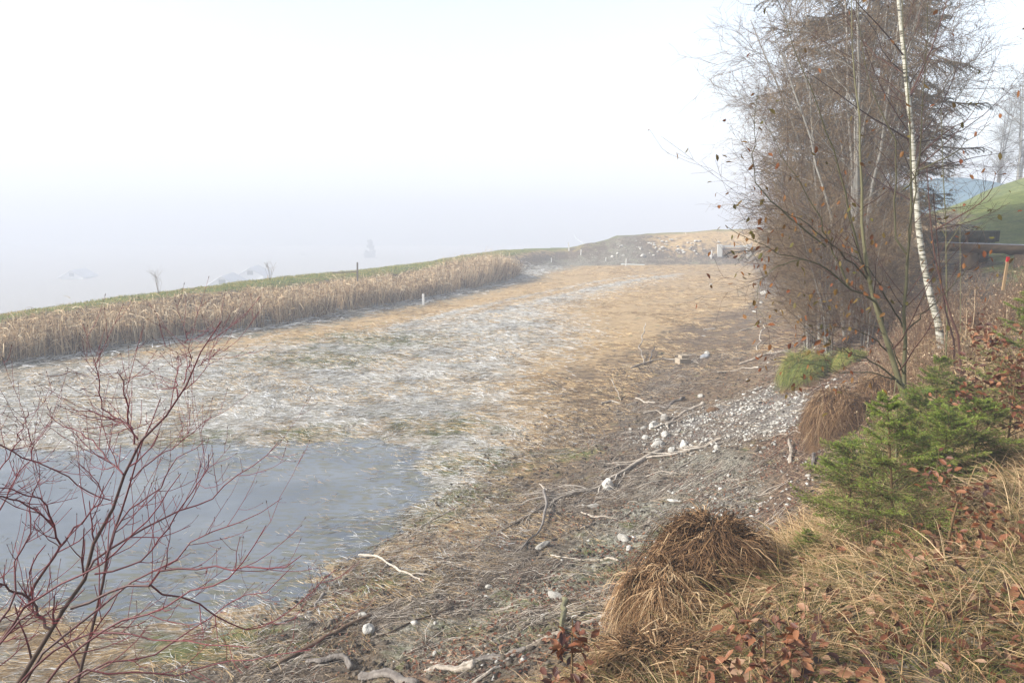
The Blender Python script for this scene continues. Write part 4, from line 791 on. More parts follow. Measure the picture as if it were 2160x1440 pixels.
ys(y1, 2165, 890, .95, 5., 'young spruce at the frame edge above the dense brown beech')
ys(y2, 2020, 910, .6, 1.5, 'low spruce between the forked tree foot and the dense beech')
ys(y2, 1703, 1178, .26, 2., 'tiny spruce seedling beside the grey stick by the tussock')

# ---- beech saplings with brown leaves
def beech(px, py, h, w, seed, label, nleaf=.8, n1=14, lsize=(.04, .07), lean=(0, 0), mat=None, Yf=None):
    rng = rs(seed); c = g(px, py) if Yf is None else at(px, py, Yf)
    if Yf is not None: c[2] = float(Z(c[:1], c[1:2])[0])
    P = resample([c+[0, 0, -.05], c+[lean[0]*.4, lean[1]*.4, h*.5], c+[lean[0], lean[1], h]], 8)[None]; R = np.linspace(.009, .003, 8)[None]
    a, ra = spawn(P, R, n1, rng, .25, 1, Lfix=(w*.35, w*.75), ang=58, grav=.0, K=5, rr=.5, rmin=.002); b, rb = spawn(a, ra, 5, rng, .2, 1, Lfix=(.05, w*.4), ang=45, K=4, rmin=.0014, grav=0)
    allp = np.concatenate([b[:, 1], b[:, 2], b[:, 3], a[:, 3], a[:, 4]]); allp = allp[rng.rand(len(allp)) < nleaf]; N = len(allp)
    rot = rotmats(rng, N, .75)
    tree_obj('beech_sapling', label, 'sapling', c, [('stem', MB().add(*tubes(P, R, 6, np.array([.5]))).add(*tubes(a, ra, 3, rng.rand(len(a)))).add(*tubes(b, rb, 3, rng.rand(len(b)))), M_brtwig, False),
        ('leaves', MB().add(*scatter(LEAF_V, LEAF_T, allp, rot, rng.uniform(lsize[0], lsize[1], N), rng.rand(N))), mat or M_beech, False)], 'beech saplings holding brown leaves')
beech(2122, 965, .72, .62, 121, 'dense copper-brown beech sapling filling the right edge between spruces', .95, 30, (.035, .06))
beech(2068, 905, .50, .5, 122, 'second copper-brown beech bush, left behind the dense one', .85, 22, (.03, .055))
beech(1995, 1150, .34, .32, 123, 'rusty orange beech spray in front of the young spruces', .8, 11, (.03, .05), (.05, 0))
beech(1605, 1490, .30, .26, 124, 'small beech sapling with crisp orange leaves at the bottom edge right of the tussock', .6, 10, (.03, .055))
beech(1205, 1500, .42, .16, 125, 'upright oak-like seedling with drooping red-brown leaves at the bottom edge', .6, 7, (.04, .07), mat=M_beech)
beech(1320, 1215, .22, .30, 126, 'tiny seedling with yellow-green leaves left of the big tussock', .8, 12, (.012, .022), mat=M_yleaf)
beech(2050, 705, .25, .2, 127, 'single brown leaf clump among the dead weeds near the birch', .9, 6, (.05, .08))
# ------------------------------------------------------------------ stones
import mathutils
from mathutils import noise as mn
def stone_mesh(name, rng, sx, sy, sz, mat, angular=.4, cuts=5):
    import bmesh
    bm = bmesh.new(); bmesh.ops.create_icosphere(bm, subdivisions=3, radius=1)
    off = Vector(rng.uniform(0, 50, 3))
    planes = [(Vector(nrm(rng.normal(size=3))), rng.uniform(.62, .9)) for _ in range(cuts)]
    for v in bm.verts:
        p = v.co.copy()
        for nn, dd in planes:
            e = p.dot(nn)-dd
            if e > 0: p -= nn*e*min(1, angular*2)
        p *= 1+.16*mn.noise(p*1.6+off)+.05*mn.noise(p*5+off); v.co = Vector((p.x*sx, p.y*sy, p.z*sz))
    me = bpy.data.meshes.new(name); bm.to_mesh(me); bm.free(); me.materials.append(mat)
    for pl in me.polygons: pl.use_smooth = angular < .3
    a = me.attributes.new('tint', 'FLOAT', 'POINT'); a.data.foreach_set('value', np.full(len(me.vertices), rng.uniform(.45, .95), np.float32)); return me
def stone(px, py, wpx, label, asp=(1, .8, .7), seed=0, mat=None, ang=.4, rz=None, name='stone', group='white stones on the shore'):
    rng = rs(1000+seed+int(px)); c = g(px, py+wpx*.25); dist = np.linalg.norm(c-[0, 0, H_CAM]); s = wpx/1620*dist/2
    me = stone_mesh(name, rng, s*asp[0], s*asp[1], s*asp[2], mat or M_stone, ang)
    o = obj(name, me, None, (c[0], c[1], c[2]+s*asp[2]*.42)); o.rotation_euler = (rng.uniform(-.2, .2), rng.uniform(-.2, .2), rng.uniform(0, 3) if rz is None else rz); tag(o, label, 'stone', group)
ST = [(1402,880,19,'rounded pale stone at the top of the stone cluster, beside the forked driftwood',(.9,.9,1.1)),(1380,894,24,'rough pitted white stone second from the top of the cluster',(1,.8,.9)),(1403,913,22,'egg-shaped cream stone in the middle of the cluster'),
 (1362,919,17,'small pyramid stone at the left of the cluster',(1,.8,.9)),(1387,933,27,'large smooth yellowish stone at the foot of the cluster',(1.1,.8,.6)),(1386,922,18,'flat grey-topped stone lying right above the large yellowish one',(1,.7,.4)),
 (1358,899,14,'little oval stone left above the pyramid stone',(1.1,.7,.6)),(1330,902,8,'pea-sized white stone far left of the cluster',(1,.8,.7)),(1417,950,18,'blocky white stone leaning on the long pale branch, left of the triangular one',(.9,.8,1.)),
 (1441,935,21,'triangular white stone right of the cluster',(1,.6,1.1)),(1512,944,15,'cauliflower-shaped white stone under the end of the long pale branch'),(1283,1019,28,'big two-toned stone, white left face and grey right face, in the driftwood',(1,.9,1.05)),
 (1252,1060,25,'long smooth white stone below the two-toned stone',(1.2,.6,.45)),(1230,1063,12,'chip of white stone just left of the long smooth one',(1,.6,.4)),(1395,992,9,'small white stone above the mossy slope, left of the thin branch',(1,.8,.8)),
 (1421,1054,20,'flat wedge-shaped white stone alone on the mossy slope',(1.3,.6,.35)),(1520,1029,11,'round white pebble standing alone on the moss',(1,.9,.8)),(1420,1038,9,'small grey-white stone just above the flat wedge',(1,.8,.7)),
 (1435,1089,13,'top stone of the small white trio above the big tussock',(1,.8,.6)),(1423,1100,12,'left stone of the small white trio above the big tussock',(1,.8,.7)),(1444,1100,15,'triangular right stone of the small white trio above the tussock',(1.2,.7,.5)),
 (1145,1146,34,'long white stone at the lower end of the dark curved branch',(1.2,.5,.45)),(1315,1130,26,'angular block of stone with a mossy green side',(1.1,.7,.6)),(1338,1128,14,'flat white chip right of the mossy-sided block',(1.2,.7,.3)),
 (1326,1154,17,'round white stone at the left shoulder of the big tussock',(1,.8,.8)),(1174,1250,34,'grey-white wedge stone below the yellow-green seedling',(1.2,.6,.5)),(1031,1232,17,'small domed white stone below the thin pale twigs',(1,.8,.8)),
 (1042,1243,9,'tiny white stone right under the small domed one',(1,.7,.5)),(1025,1253,14,'flat cream chip left below the small domed stone',(1.4,.6,.3)),(1044,1264,7,'tiny round pebble below the flat cream chip',(1,.9,.8)),
 (777,1325,26,'lumpy cream stone beside the blackened pole',(1,.9,.9)),(767,1297,20,'half-buried pale stone just above the lumpy cream one',(1.1,.7,.5)),(917,1375,12,'smooth pebble alone above the split driftwood',(1,.8,.9)),(918,1318,8,'small stone between the dark branch and the smooth pebble',(.8,.8,1.1)),
 (1146,1302,14,'small white double stone left of the green stump',(1,.7,.8)),(1491,746,14,'round white stone right of the blue-grey one',(1.2,.8,.8)),(1478,832,13,'small white stone at the upper rim of the gravel patch',(1,.8,.8)),
 (1612,617,15,'bright white stone far up the shore below the far gravel',(1.1,.8,.8)),(1606,637,10,'second small stone far up the shore',(1,.8,.6)),(1592,655,10,'flat white stone far up the shore, lowest of three',(1.3,.8,.4)),
 (1603,682,7,'tiny white stone on the far straw edge below the flat white one',(1,.8,.7)),(1736,683,25,'biggest stone of the white heap under the alders',(1.2,.8,.6)),(1712,679,12,'small stone left in the white heap under the alders',(1,.8,.8)),
 (1691,668,22,'elongated white stone left above the heap under the alders',(1.5,.6,.4)),(1668,810,12,'white stone hugging the front of the green tussock',(.9,.8,1.1)),(1485,707,9,'small flat pale stone on the straw below the plank piece',(1.3,.7,.4)),
 (1625,742,8,'little white stone beside the thick white branch end',(1,.8,.7)),(1500,600,6,'small pebble out on the far straw',(1,.8,.8))]
for i, a in enumerate(ST): stone(a[0], a[1], a[2], a[3], a[4] if len(a) > 4 else (1, .8, .75), i, ang=.6 if i % 3 else .42)
stone(1489, 747, 23, 'smooth blue-grey stone near the wooden block', (1.1,.8,.6), 77, M_gstone, .3, group='white stones on the shore') if False else stone(1487, 748, 22, 'smooth blue-grey stone near the wooden block', (1.1,.8,.6), 77, M_gstone, .3, group='grey stones')
stone(1505, 862, 24, 'brown mossy clod at the left edge of the gravel patch', (1.2,.8,.7), 78, M_sedgecore, .3, group='grey stones', name='earth_clod')
stone(1100, 900, 6, 'small pale pebble on the brown mud', (1,.8,.7), 79)
# stones of the far bank
def far_stones():
    rng = rs(141); pr = [stone_mesh('bank_stone', rng, .13, .11, .09, M_stone, .5) for _ in range(4)]
    k = 0
    while k < 80:
        px = rng.uniform(1290, 1520); py = rng.uniform(506, 543); 
        if rng.rand() < .35: px = rng.normal(1420, 35); py = rng.normal(520, 9)
        c = g(px, py)
        if not (50 < c[1] < 66): continue
        o = obj('bank_stone', pr[k % 4], None, (c[0], c[1], c[2]+.03)); s = rng.uniform(.25, 1.05)*(1.8 if k in (5, 17) else 1); o.scale = (s*1.2, s, s); o.rotation_euler = (0, 0, rng.uniform(0, 6)); tag(o, 'white limestone lump set in the earth face of the far bank', 'stone', 'white stones in the far bank'); k += 1
far_stones()

# ------------------------------------------------------------------ driftwood
def ground_line(pts, lift, K, rng, wob=.01, raise_=None):
    Q = np.array([g(*p[:2]) for p in pts]); Q = resample(Q, K); Q[1:-1, :2] += rng.normal(0, wob, (K-2, 2)); Q[:, 2] = Z(Q[:, 0], Q[:, 1])+lift
    if raise_ is not None: Q[:, 2] += np.interp(np.linspace(0, 1, K), np.linspace(0, 1, len(raise_)), np.array(raise_)*.6)
    return Q
def drift(pts, w0, w1, label, seed, mat=None, kids=0, kl=(.1, .4), raise_=None, name='driftwood_branch', group='driftwood on the shore', sides=7, kids2=0, K=12, side=None, cat='branch', kang=32):
    """w0, w1: widths in photo pixels at both ends"""
    rng = rs(2000+seed); mat = mat or M_drift; c = g(*pts[0][:2]); dist = np.linalg.norm(c-[0, 0, H_CAM]); c2 = g(*pts[-1][:2]); d2 = np.linalg.norm(c2-[0, 0, H_CAM])
    r0 = w0/1620*dist/2*.8; r1 = w1/1620*d2/2*.8; L = np.linalg.norm(c2-c); P = ground_line(pts, max(r0, r1)*.75+.005, K, rng, L*.006, raise_)
    R = np.linspace(r0, r1, K)*(1+.12*rng.normal(size=K)*.6); o = P[0].copy(); T = np.array([rng.uniform(.3, .9)])
    R = np.interp(np.linspace(0, 1, 44), np.linspace(0, 1, K), R)*.9; P = resample(P, 44); R = R*(1+.05*rng.normal(size=44)*(R > .015)); R[0] *= .45; R[-1] *= .3; sides = 12 if max(w0, w1) > 8 else sides
    V, F3, F4, Tt = tubes(P[None], R[None], max(sides, 8), T, cap=True)
    s = 1/max(R.mean(), .01); k = fbm(V[:, 0]*s*.7+V[:, 2]*s*.5, V[:, 1]*s*.7, 3, seed)-.5; ctr = np.repeat(P, max(sides, 8), axis=0); m = len(ctr); kk = fbm(np.arange(m) % max(sides, 8)*.9+seed, np.arange(m)//max(sides, 8)*.07, 2, seed+4)-.5; V[:m] += (V[:m]-ctr)*(k[:m]*.45+kk*.9)[:, None]; k[:m] += kk*1.2
    B = MB().add(V, F3, F4, np.clip(Tt+k*.8, 0, 1))
    if kids:
        q, rq = spawn(P[None], R[None], kids, rng, .15, 1, Lfix=kl, ang=kang, grav=0, K=6, rr=.55, rmin=.0035, wob=.16, flatz=.18)
        def settle(q, hi):
            zz = Z(q[..., 0], q[..., 1]); q[..., 2] = np.clip(q[..., 2], zz+.006, zz+hi); return q
        q = settle(q, .12); B.add(*tubes(q, rq, 5, rng.uniform(.4, 1, len(q))))
        if kids2: p2, rp2 = spawn(q, rq, kids2, rng, .2, 1, Lfix=(kl[0]*.4, kl[1]*.5), ang=38, grav=0, K=5, rmin=.0025, wob=.2, flatz=.25); B.add(*tubes(settle(p2, .1), rp2, 4, rng.uniform(.4, 1, len(p2))))
    ob = obj(name, B.mesh(name, mat, True, o), None, o); tag(ob, label, cat, group)
D = drift
D([(1398,952),(1370,968),(1340,982),(1300,1005),(1260,1030),(1210,1045),(1160,1065),(1090,1100),(1020,1140)], 11, 2, 'long grey-white branch with a fan of fine twigs running through the two-toned stone', 1, kids=34, kl=(.25, 1.1), kids2=4, kang=20)
D([(1524,930),(1480,948),(1440,958),(1400,966),(1350,972),(1290,978)], 9, 4, 'long pale straight branch lying under the triangular stone', 2, kids=8, kl=(.2, .6))
D([(1148,1048),(1155,1065),(1150,1095),(1135,1125),(1118,1142),(1095,1165)], 9, 3, 'dark curved branch with forked tip in front of the twig fan', 3, M_greywood, kids=0, raise_=[.14, .12, .08, .03, 0])
D([(1153,1052),(1146,1046),(1137,1040)], 5, 3, 'short bleached fork on top of the dark curved branch', 4, raise_=[.16, .18, .22])
D([(756,1173),(790,1174),(812,1188),(840,1200),(870,1216),(896,1230)], 8, 4, 'crooked bleached branch with hanging rootlets near the green weed', 5, kids=12, kl=(.12, .45), kids2=3, kang=60)
D([(975,1060),(940,1085),(900,1105),(870,1130),(845,1146)], 3, 3, 'long thin pale stick pointing at the ice', 6)
D([(934,1195),(925,1210),(915,1225),(905,1238)], 3, 2, 'little white forked twig right of the crooked branch', 7, kids=4, kl=(.05, .15))
D([(785,1303),(740,1326),(700,1347),(650,1375),(600,1402),(555,1425)], 9, 16, 'long blackened pole lying at the water end, thick end at the bottom edge', 8, M_darkwood)
D([(960,1280),(915,1300),(880,1315),(850,1330),(800,1342)], 7, 5, 'dark wet branch with rusty red bark beside the blackened pole', 9, M_darkwood)
D([(684,1254),(672,1268),(660,1290),(620,1310),(560,1330)], 8, 4, 'frosted grey stick with split end at the pond edge', 10, M_greywood, kids=3, kl=(.1, .3))
D([(1280,1305),(1240,1322),(1190,1342),(1150,1356),(1110,1370)], 14, 12, 'peeled whitish branch passing behind the oak-like seedling', 11, M_drift)
D([(1108,1370),(1080,1376),(1040,1388),(1010,1398),(985,1406)], 13, 15, 'brown weathered limb continuing from the peeled branch', 12, M_greywood)
D([(1000,1408),(960,1414),(925,1418),(895,1420)], 24, 8, 'wide split slab of pale driftwood at the bottom edge', 13, M_drift, sides=8)
D([(965,1400),(940,1396),(908,1395)], 8, 5, 'short bleached prong above the wide split slab', 14, M_drift)
D([(1090,1378),(1060,1398),(1030,1420),(990,1445)], 7, 9, 'pale pole running diagonally out of the bottom edge', 15, M_drift)
D([(740,1415),(728,1398),(705,1398),(680,1405),(645,1402)], 18, 11, 'thick grey crooked root at the bottom edge', 16, M_greywood, sides=9, raise_=[0, .05, .04, .02, 0])
D([(880,1450),(830,1430),(790,1428),(755,1432)], 17, 20, 'thick grey stump wood cut by the bottom edge', 17, M_greywood, sides=9)
D([(940,1455),(900,1440),(850,1426)], 20, 5, 'dark shattered log end with pointed splinter at the bottom edge', 18, M_darkwood)
D([(1305,1190),(1260,1186),(1230,1182),(1200,1180),(1160,1170)], 6, 4, 'pale branch pointing at the yellow-green seedling', 19, kids=4, kl=(.08, .25))
D([(1664,944),(1668,960),(1666,982)], 8, 9, 'upright bent pale stick among the brown leaves', 20, M_drift, raise_=[.16, .10, .0])
D([(1617,1122),(1622,1142),(1632,1162),(1630,1186)], 9, 10, 'bluish grey snake-like stick right of the big tussock', 21, M_greywood)
D([(1716,968),(1714,985)], 8, 9, 'short grey stub poking out of the brown leaves', 22, M_greywood, raise_=[.08, 0])
D([(1330,779),(1352,770),(1372,765),(1400,760),(1440,762),(1475,766)], 5, 3, 'fallen forked branch behind the wooden block', 23, kids=4, kl=(.3, .6), raise_=[0, .03, .05, .03, 0])
D([(1358,770),(1352,752),(1350,742),(1358,720),(1360,708)], 5, 2, 'thin antler-like bleached twig standing on the brown straw', 24, raise_=[.0, .2, .32, .6, .75])
D([(1371,766),(1375,752),(1381,744)], 4, 3, 'short dark antler-like twig right of the taller one', 25, M_greywood, raise_=[.0, .15, .25])
D([(1664,744),(1640,746),(1610,752),(1585,763),(1558,768)], 10, 4, 'thick white curved branch ending at the green tussock', 26)
D([(1600,778),(1560,780),(1530,787),(1512,792)], 5, 2, 'thin pale branch below the thick white curved one', 27, kids=3, kl=(.2, .45))
D([(1598,742),(1604,720),(1615,705),(1620,698)], 4, 2, 'bare twig standing above the thick white curved branch', 28, kids=3, kl=(.1, .25), raise_=[0, .3, .45, .5])
D([(1444,838),(1425,850),(1405,860),(1390,860)], 8, 7, 'short brown log on the mud above the stone cluster', 29, M_greywood)
D([(1485,850),(1450,868),(1425,882),(1405,898),(1380,905)], 9, 5, 'forked pale driftwood stem above the rounded pale stone', 30, kids=8, kl=(.2, .7))
D([(1470,872),(1440,882),(1410,898),(1370,902),(1345,912)], 6, 3, 'pale branch running over the stone cluster', 31, kids=5, kl=(.15, .5))
D([(1356,875),(1390,869),(1420,868)], 4, 3, 'thin pale stick left above the stone cluster', 32)
D([(1268,850),(1290,846),(1310,850)], 6, 3, 'knobby white twig on the dark mud', 33, kids=2, kl=(.1, .3))
D([(1340,838),(1358,847),(1382,853)], 5, 4, 'white twig on dark mud right of the knobby one', 34)
D([(1290,818),(1300,832),(1310,845)], 3, 3, 'thin upright pale twig on the dark mud', 35, raise_=[.3, .15, 0])
D([(1410,876),(1380,866),(1344,870)], 4, 3, 'faint pale stick behind the rounded pale stone', 36)
D([(1475,1000),(1440,1000),(1400,1000),(1360,1002),(1310,1008)], 4, 3, 'thin wavy branch across the upper mossy slope', 37, kids=4, kl=(.1, .3))
D([(1470,968),(1440,985),(1420,998)], 3, 3, 'straight thin stick on the upper mossy slope', 38)
D([(1690,915),(1660,918),(1620,928)], 5, 4, 'pale stick just above the bent upright one', 39)
D([(1225,1080),(1260,1092),(1300,1098),(1325,1088)], 5, 3, 'curved pale stick right of the dark curved branch', 40, kids=2, kl=(.1, .2))
D([(880,1070),(920,1066),(965,1062)], 4, 3, 'short frosted stick near the shore', 41) if False else None
D([(1560,1010),(1500,1018)], 3, 2, 'little straight twig above the round white pebble', 42)
D([(1600,690),(1580,695),(1560,700)], 4, 2, 'pale stick on the shore below the far stones', 43)
# worn block of wood and plank piece
def box_mesh(name, sx, sy, sz, mat, rng, bev=.01, jit=.0, tint=.5):
    import bmesh
    bm = bmesh.new(); bmesh.ops.create_cube(bm, size=1); bmesh.ops.scale(bm, vec=(sx, sy, sz), verts=bm.verts)
    if bev: bmesh.ops.bevel(bm, geom=bm.edges[:], offset=bev, segments=2, affect='EDGES')
    bmesh.ops.subdivide_edges(bm, edges=[e for e in bm.edges if e.calc_length() > .25*max(sx, sy, sz)], cuts=3, use_grid_fill=True)
    for v in bm.verts: v.co += Vector(rng.normal(0, 1, 3))*jit
    me = bpy.data.meshes.new(name); bm.to_mesh(me); bm.free(); me.materials.append(mat); a = me.attributes.new('tint', 'FLOAT', 'POINT'); a.data.foreach_set('value', np.clip(tint+rng.normal(0, .05, len(me.vertices)), 0, 1).astype(np.float32)); return me
def block(px, py, size, rz, label, name='wooden_block', mat=None, group=None, cat='block', lift=.5, jit=.004):
    c = g(px, py); o = obj(name, box_mesh(name, *size, mat or M_block, rs(int(px)), .008, jit), None, (c[0], c[1], c[2]+size[2]*lift)); o.rotation_euler = (.05, -.06, rz); tag(o, label, cat, group); return o
c = g(1440, 768); root = empty('wooden_block', c, .35); tag(root, 'cut block of pale wood with a smaller piece on it, on the brown mud', 'block')
obj('lower_piece', box_mesh('lower_piece', .36, .26, .15, M_block, rs(1), .008, .004), root, (0, 0, .09)); obj('upper_piece', box_mesh('upper_piece', .26, .2, .08, M_block, rs(2), .006, .003), root, (.06, .05, .206))
block(1496, 695, (.42, .12, .05), .1, 'flat pale plank piece on the straw', 'plank_piece', M_drift, cat='plank')
D([(1187,1382),(1187,1340),(1188,1312)], 13, 12, 'green-grey cut stump stem behind the oak-like seedling', 50, M_olive, name='cut_stem', raise_=[0, .16, .30], group='cut stems', cat='stump')

# ------------------------------------------------------------------ pegs, posts, rope
def peg(px, pytop, pybot, wpx, label, mat, name='peg', group='survey pegs', tip=None, Yd=None):
    c = g(px, pybot) if Yd is None else at(px, pybot, Yd)
    dist = np.linalg.norm(c-[0, 0, H_CAM]); h = (pybot-pytop)/1620*dist; w = wpx/1620*dist; rng = rs(int(px)+5)
    root = empty(name, c); tag(root, label, 'peg' if name == 'peg' else 'post', group)
    obj('shaft', box_mesh('shaft', w, w*.6, h+.1, mat, rng, w*.08), root, (0, 0, h/2-.05))
    if tip: obj('painted_tip', box_mesh('painted_tip', w*1.12, w*.75, h*tip, M_redpaint, rng, w*.08), root, (0, 0, h*(1-tip/2)+.004))
    root.rotation_euler = (0, rng.uniform(-.06, .06), 0); return root
peg(893, 620, 643, 5, 'white peg standing alone on the straw below the reeds', M_whitep)
peg(2118, 551, 596, 4.6, 'wooden peg with a bright red painted top below the log bench', M_peg, tip=.2, Yd=9.8)
peg(1163, 544, 553, 1.8, 'thin white peg at the far end of the reed bed', M_whitep)
peg(1225, 526, 538, 2.2, 'white peg on the slope beside the pale rope', M_whitep)
peg(1278, 543, 551, 2, 'short white peg where the pale rope touches the ground', M_whitep)
peg(1320, 546, 561, 2, 'tall white peg at the end of the pale rope', M_whitep)
peg(1500, 526, 545, 2.2, 'pale post leaning against the far bank left of the outlet', M_whitep, name='post', group='posts')
peg(1268, 545, 562, 1.2, 'faint thin peg in the far straw', M_peg) if False else None
peg(754, 554, 588, 3.2, 'weathered post standing among the reeds on the dam', M_greywood, name='post', group='posts', Yd=32.6)
peg(1200, 512, 528, 2.5, 'pale corner post at the end of the dam', M_whitep, name='post', group='posts')
def rope(name, pts, r, label, mat, cat='rope'):
    P = resample(np.array(pts), 24)[None]; o = P[0, 0].copy(); ob = obj(name, MB().add(*tubes(P, np.full((1, 24), r), 6, np.array([.6]))).mesh(name, mat, True, o), None, o); tag(ob, label, cat)
a = g(1200, 520); b_ = g(1225, 532); c_ = g(1278, 547); d_ = g(1315, 556)
rope('rope', [a+[0,0,.25], a*.5+b_*.5+[0,0,.08], b_+[0,0,.2], b_*.5+c_*.5+[0,0,.15], c_+[0,0,.1], c_*.5+d_*.5+[0,0,.05], d_+[0,0,.04]], .016, 'pale rope dropping from the corner post to the tall white peg', M_rope)
p = at(754, 573, 32.6); q = at(702, 575, 31.0); rope('rail', [p, q], .025, 'pale rail running left from the post among the reeds', M_drift, 'rail')
p = g(1310, 556); q = g(1360, 558); rope('pipe', [p+[0,0,.05], q+[0,0,.05]], .045, 'pale pipe lying at the foot of the far bank', M_rope, 'pipe')
p = g(1445, 494); q = g(1466, 519); rope('board', [p+[0,-.05,.05], q+[0,-.05,.1]], .05, 'pale board leaning down the face of the far bank', M_block, 'board')

# ------------------------------------------------------------------ outlet of the pond
def outlet():
    c = g(1548, 541); root = empty('pond_outlet', c, -.15); tag(root, 'concrete outlet with wing walls and wooden gate in the far bank', 'outlet'); rng = rs(5)
    s = 1.25
    for x in (-1, 1): obj('wing_wall', box_mesh('wing_wall', .28*s, .6, .75*s, M_conc, rng, .02), root, (x*.85*s, 0, .36*s))
    obj('gate', box_mesh('gate', 1.38*s, .08, .42*s, M_gate, rng, .01), root, (0, .05, .2*s)); obj('lintel', box_mesh('lintel', 1.40*s, .2, .12*s, M_conc, rng, .015), root, (0, .1, .62*s))
    obj('gate_rail', box_mesh('gate_rail', 1.36*s, .10, .06*s, M_greywood, rng, .01), root, (0, .03, .48*s))
outlet()

# ------------------------------------------------------------------ log bench and table
def half_log(name, p0, p1, w, th, mats, root, o, seed, round_down=True):
    """half log: flat sawn top, bark-covered round underside with uneven edge"""
    rng = rs(seed); K = 16; S_ = 11; d = nrm((p1-p0)[None])[0]; s = np.array([-d[1], d[0], 0]); s = s/np.linalg.norm(s); V = []; a = np.linspace(0, math.pi, S_)
    for i in range(K):
        c = p0+(p1-p0)*i/(K-1); ww = w*(1+.10*math.sin(i*.9+seed)+.05*rng.normal()); tt = th*(1+.08*rng.normal())
        if i in (0, K-1): ww *= .93
        for j in range(S_): V.append(c+s*math.cos(a[j])*ww/2+np.array([0, 0, -math.sin(a[j])*tt*(1+.05*rng.normal())])-o)
    q = [(i*S_+j, i*S_+j+1, (i+1)*S_+j+1, (i+1)*S_+j) for i in range(K-1) for j in range(S_-1)]
    V = np.array(V); n = len(V); ends = []; T = rng.uniform(.2, .8, n)
    V2 = np.concatenate([V, [p0-o-[0, 0, th*.4], p1-o-[0, 0, th*.4]]]); f3 = [(n, j+1, j) for j in range(S_-1)]+[(n, 0, S_-1)]+[(n+1, (K-1)*S_+j, (K-1)*S_+j+1) for j in range(S_-1)]+[(n+1, K*S_-1, (K-1)*S_)]
    bark = mesh_np(name+'_bark', V2, [f3, q], mats[0], np.r_[T, .9, .9], True)
    top = V[[i*S_ for i in range(K)]]; bot = V[[i*S_+S_-1 for i in range(K)]]; tv = np.concatenate([top, bot])+[0, 0, .003]
    tq = [(i, i+1, K+i+1, K+i) for i in range(K-1)]; topm = mesh_np(name+'_top', tv, [tq], mats[1], rng.rand(2*K))
    e = obj(name, bark, root); obj('sawn_top', topm, e)
def stump(name, c, r, h, o, root, seed, mat, horiz=None):
    rng = rs(seed); K = 6
    P = (np.array([c+np.array([0, 0, -.1+ (h+.1)*i/(K-1)]) for i in range(K)]) if horiz is None else np.array([c+horiz*(i/(K-1)-.5) for i in range(K)]))[None]-o
    obj(name, MB().add(*tubes(P, np.full((1, K), r)*(1+.04*rng.normal(size=(1, K))), 14, np.array([.5]), cap=True)).mesh(name, mat, True), root)
def bench():
    Yb = 16.6; a = at(1985, 512, Yb+.7); b = at(2215, 532, Yb-.8); z0 = float(Z(np.array([a[0]*.5+b[0]*.5]), np.array([a[1]*.5+b[1]*.5]))[0]); o = np.array([*(a[:2]*.5+b[:2]*.5), z0]); a[2] = b[2] = z0+.50
    root = empty('log_bench', o); tag(root, 'log bench with a grey sawn top on round stumps beside the meadow', 'bench')
    half_log('seat', a, b, .46, .2, (M_log, M_cut), root, o, 3)
    for t in (.30, .78):
        c = a*(1-t)+b*t; c[2] = z0; stump('leg', c, .17, .30, o, root, int(t*10), M_log)
    Yt = 17.7; a = at(2006, 486, Yt+.2); b = at(2104, 484, Yt-.3); c0 = at(1900, 486, Yt+.9); z0 = float(Z(a[:1]*.5+b[:1]*.5, a[1:2]*.5+b[1:2]*.5)[0]); o = np.array([*(a[:2]*.5+b[:2]*.5), z0]); root = empty('log_table', o); tag(root, 'dark mossy log table with thick slab top behind the bench', 'table')
    d = nrm((b-a)[None])[0]; s = np.array([-d[1], d[0], 0]); zt = 4.5-(484-430)/1620*Yt; a[2] = b[2] = zt
    a2 = a-d*.6
    half_log('slab', a2-s*.16, b-s*.16-d*.02,   .34, .26, (M_darkslab, M_darkslab), root, o, 5); half_log('slab', a2+s*.22, b+s*.22+d*.05, .38, .26, (M_darkslab, M_darkslab), root, o, 6)
    for t in (.15, .85):
        c = (a2*(1-t)+b*t); c[2] = z0; me = box_mesh('support', .22, .5, zt-z0-.08, M_darkslab, rs(8), .02); q = obj('support', me, root, tuple(c-o+[0, 0, (zt-z0-.12)/2])); q.rotation_euler = (0, 0, math.atan2(d[1], d[0]))
bench()

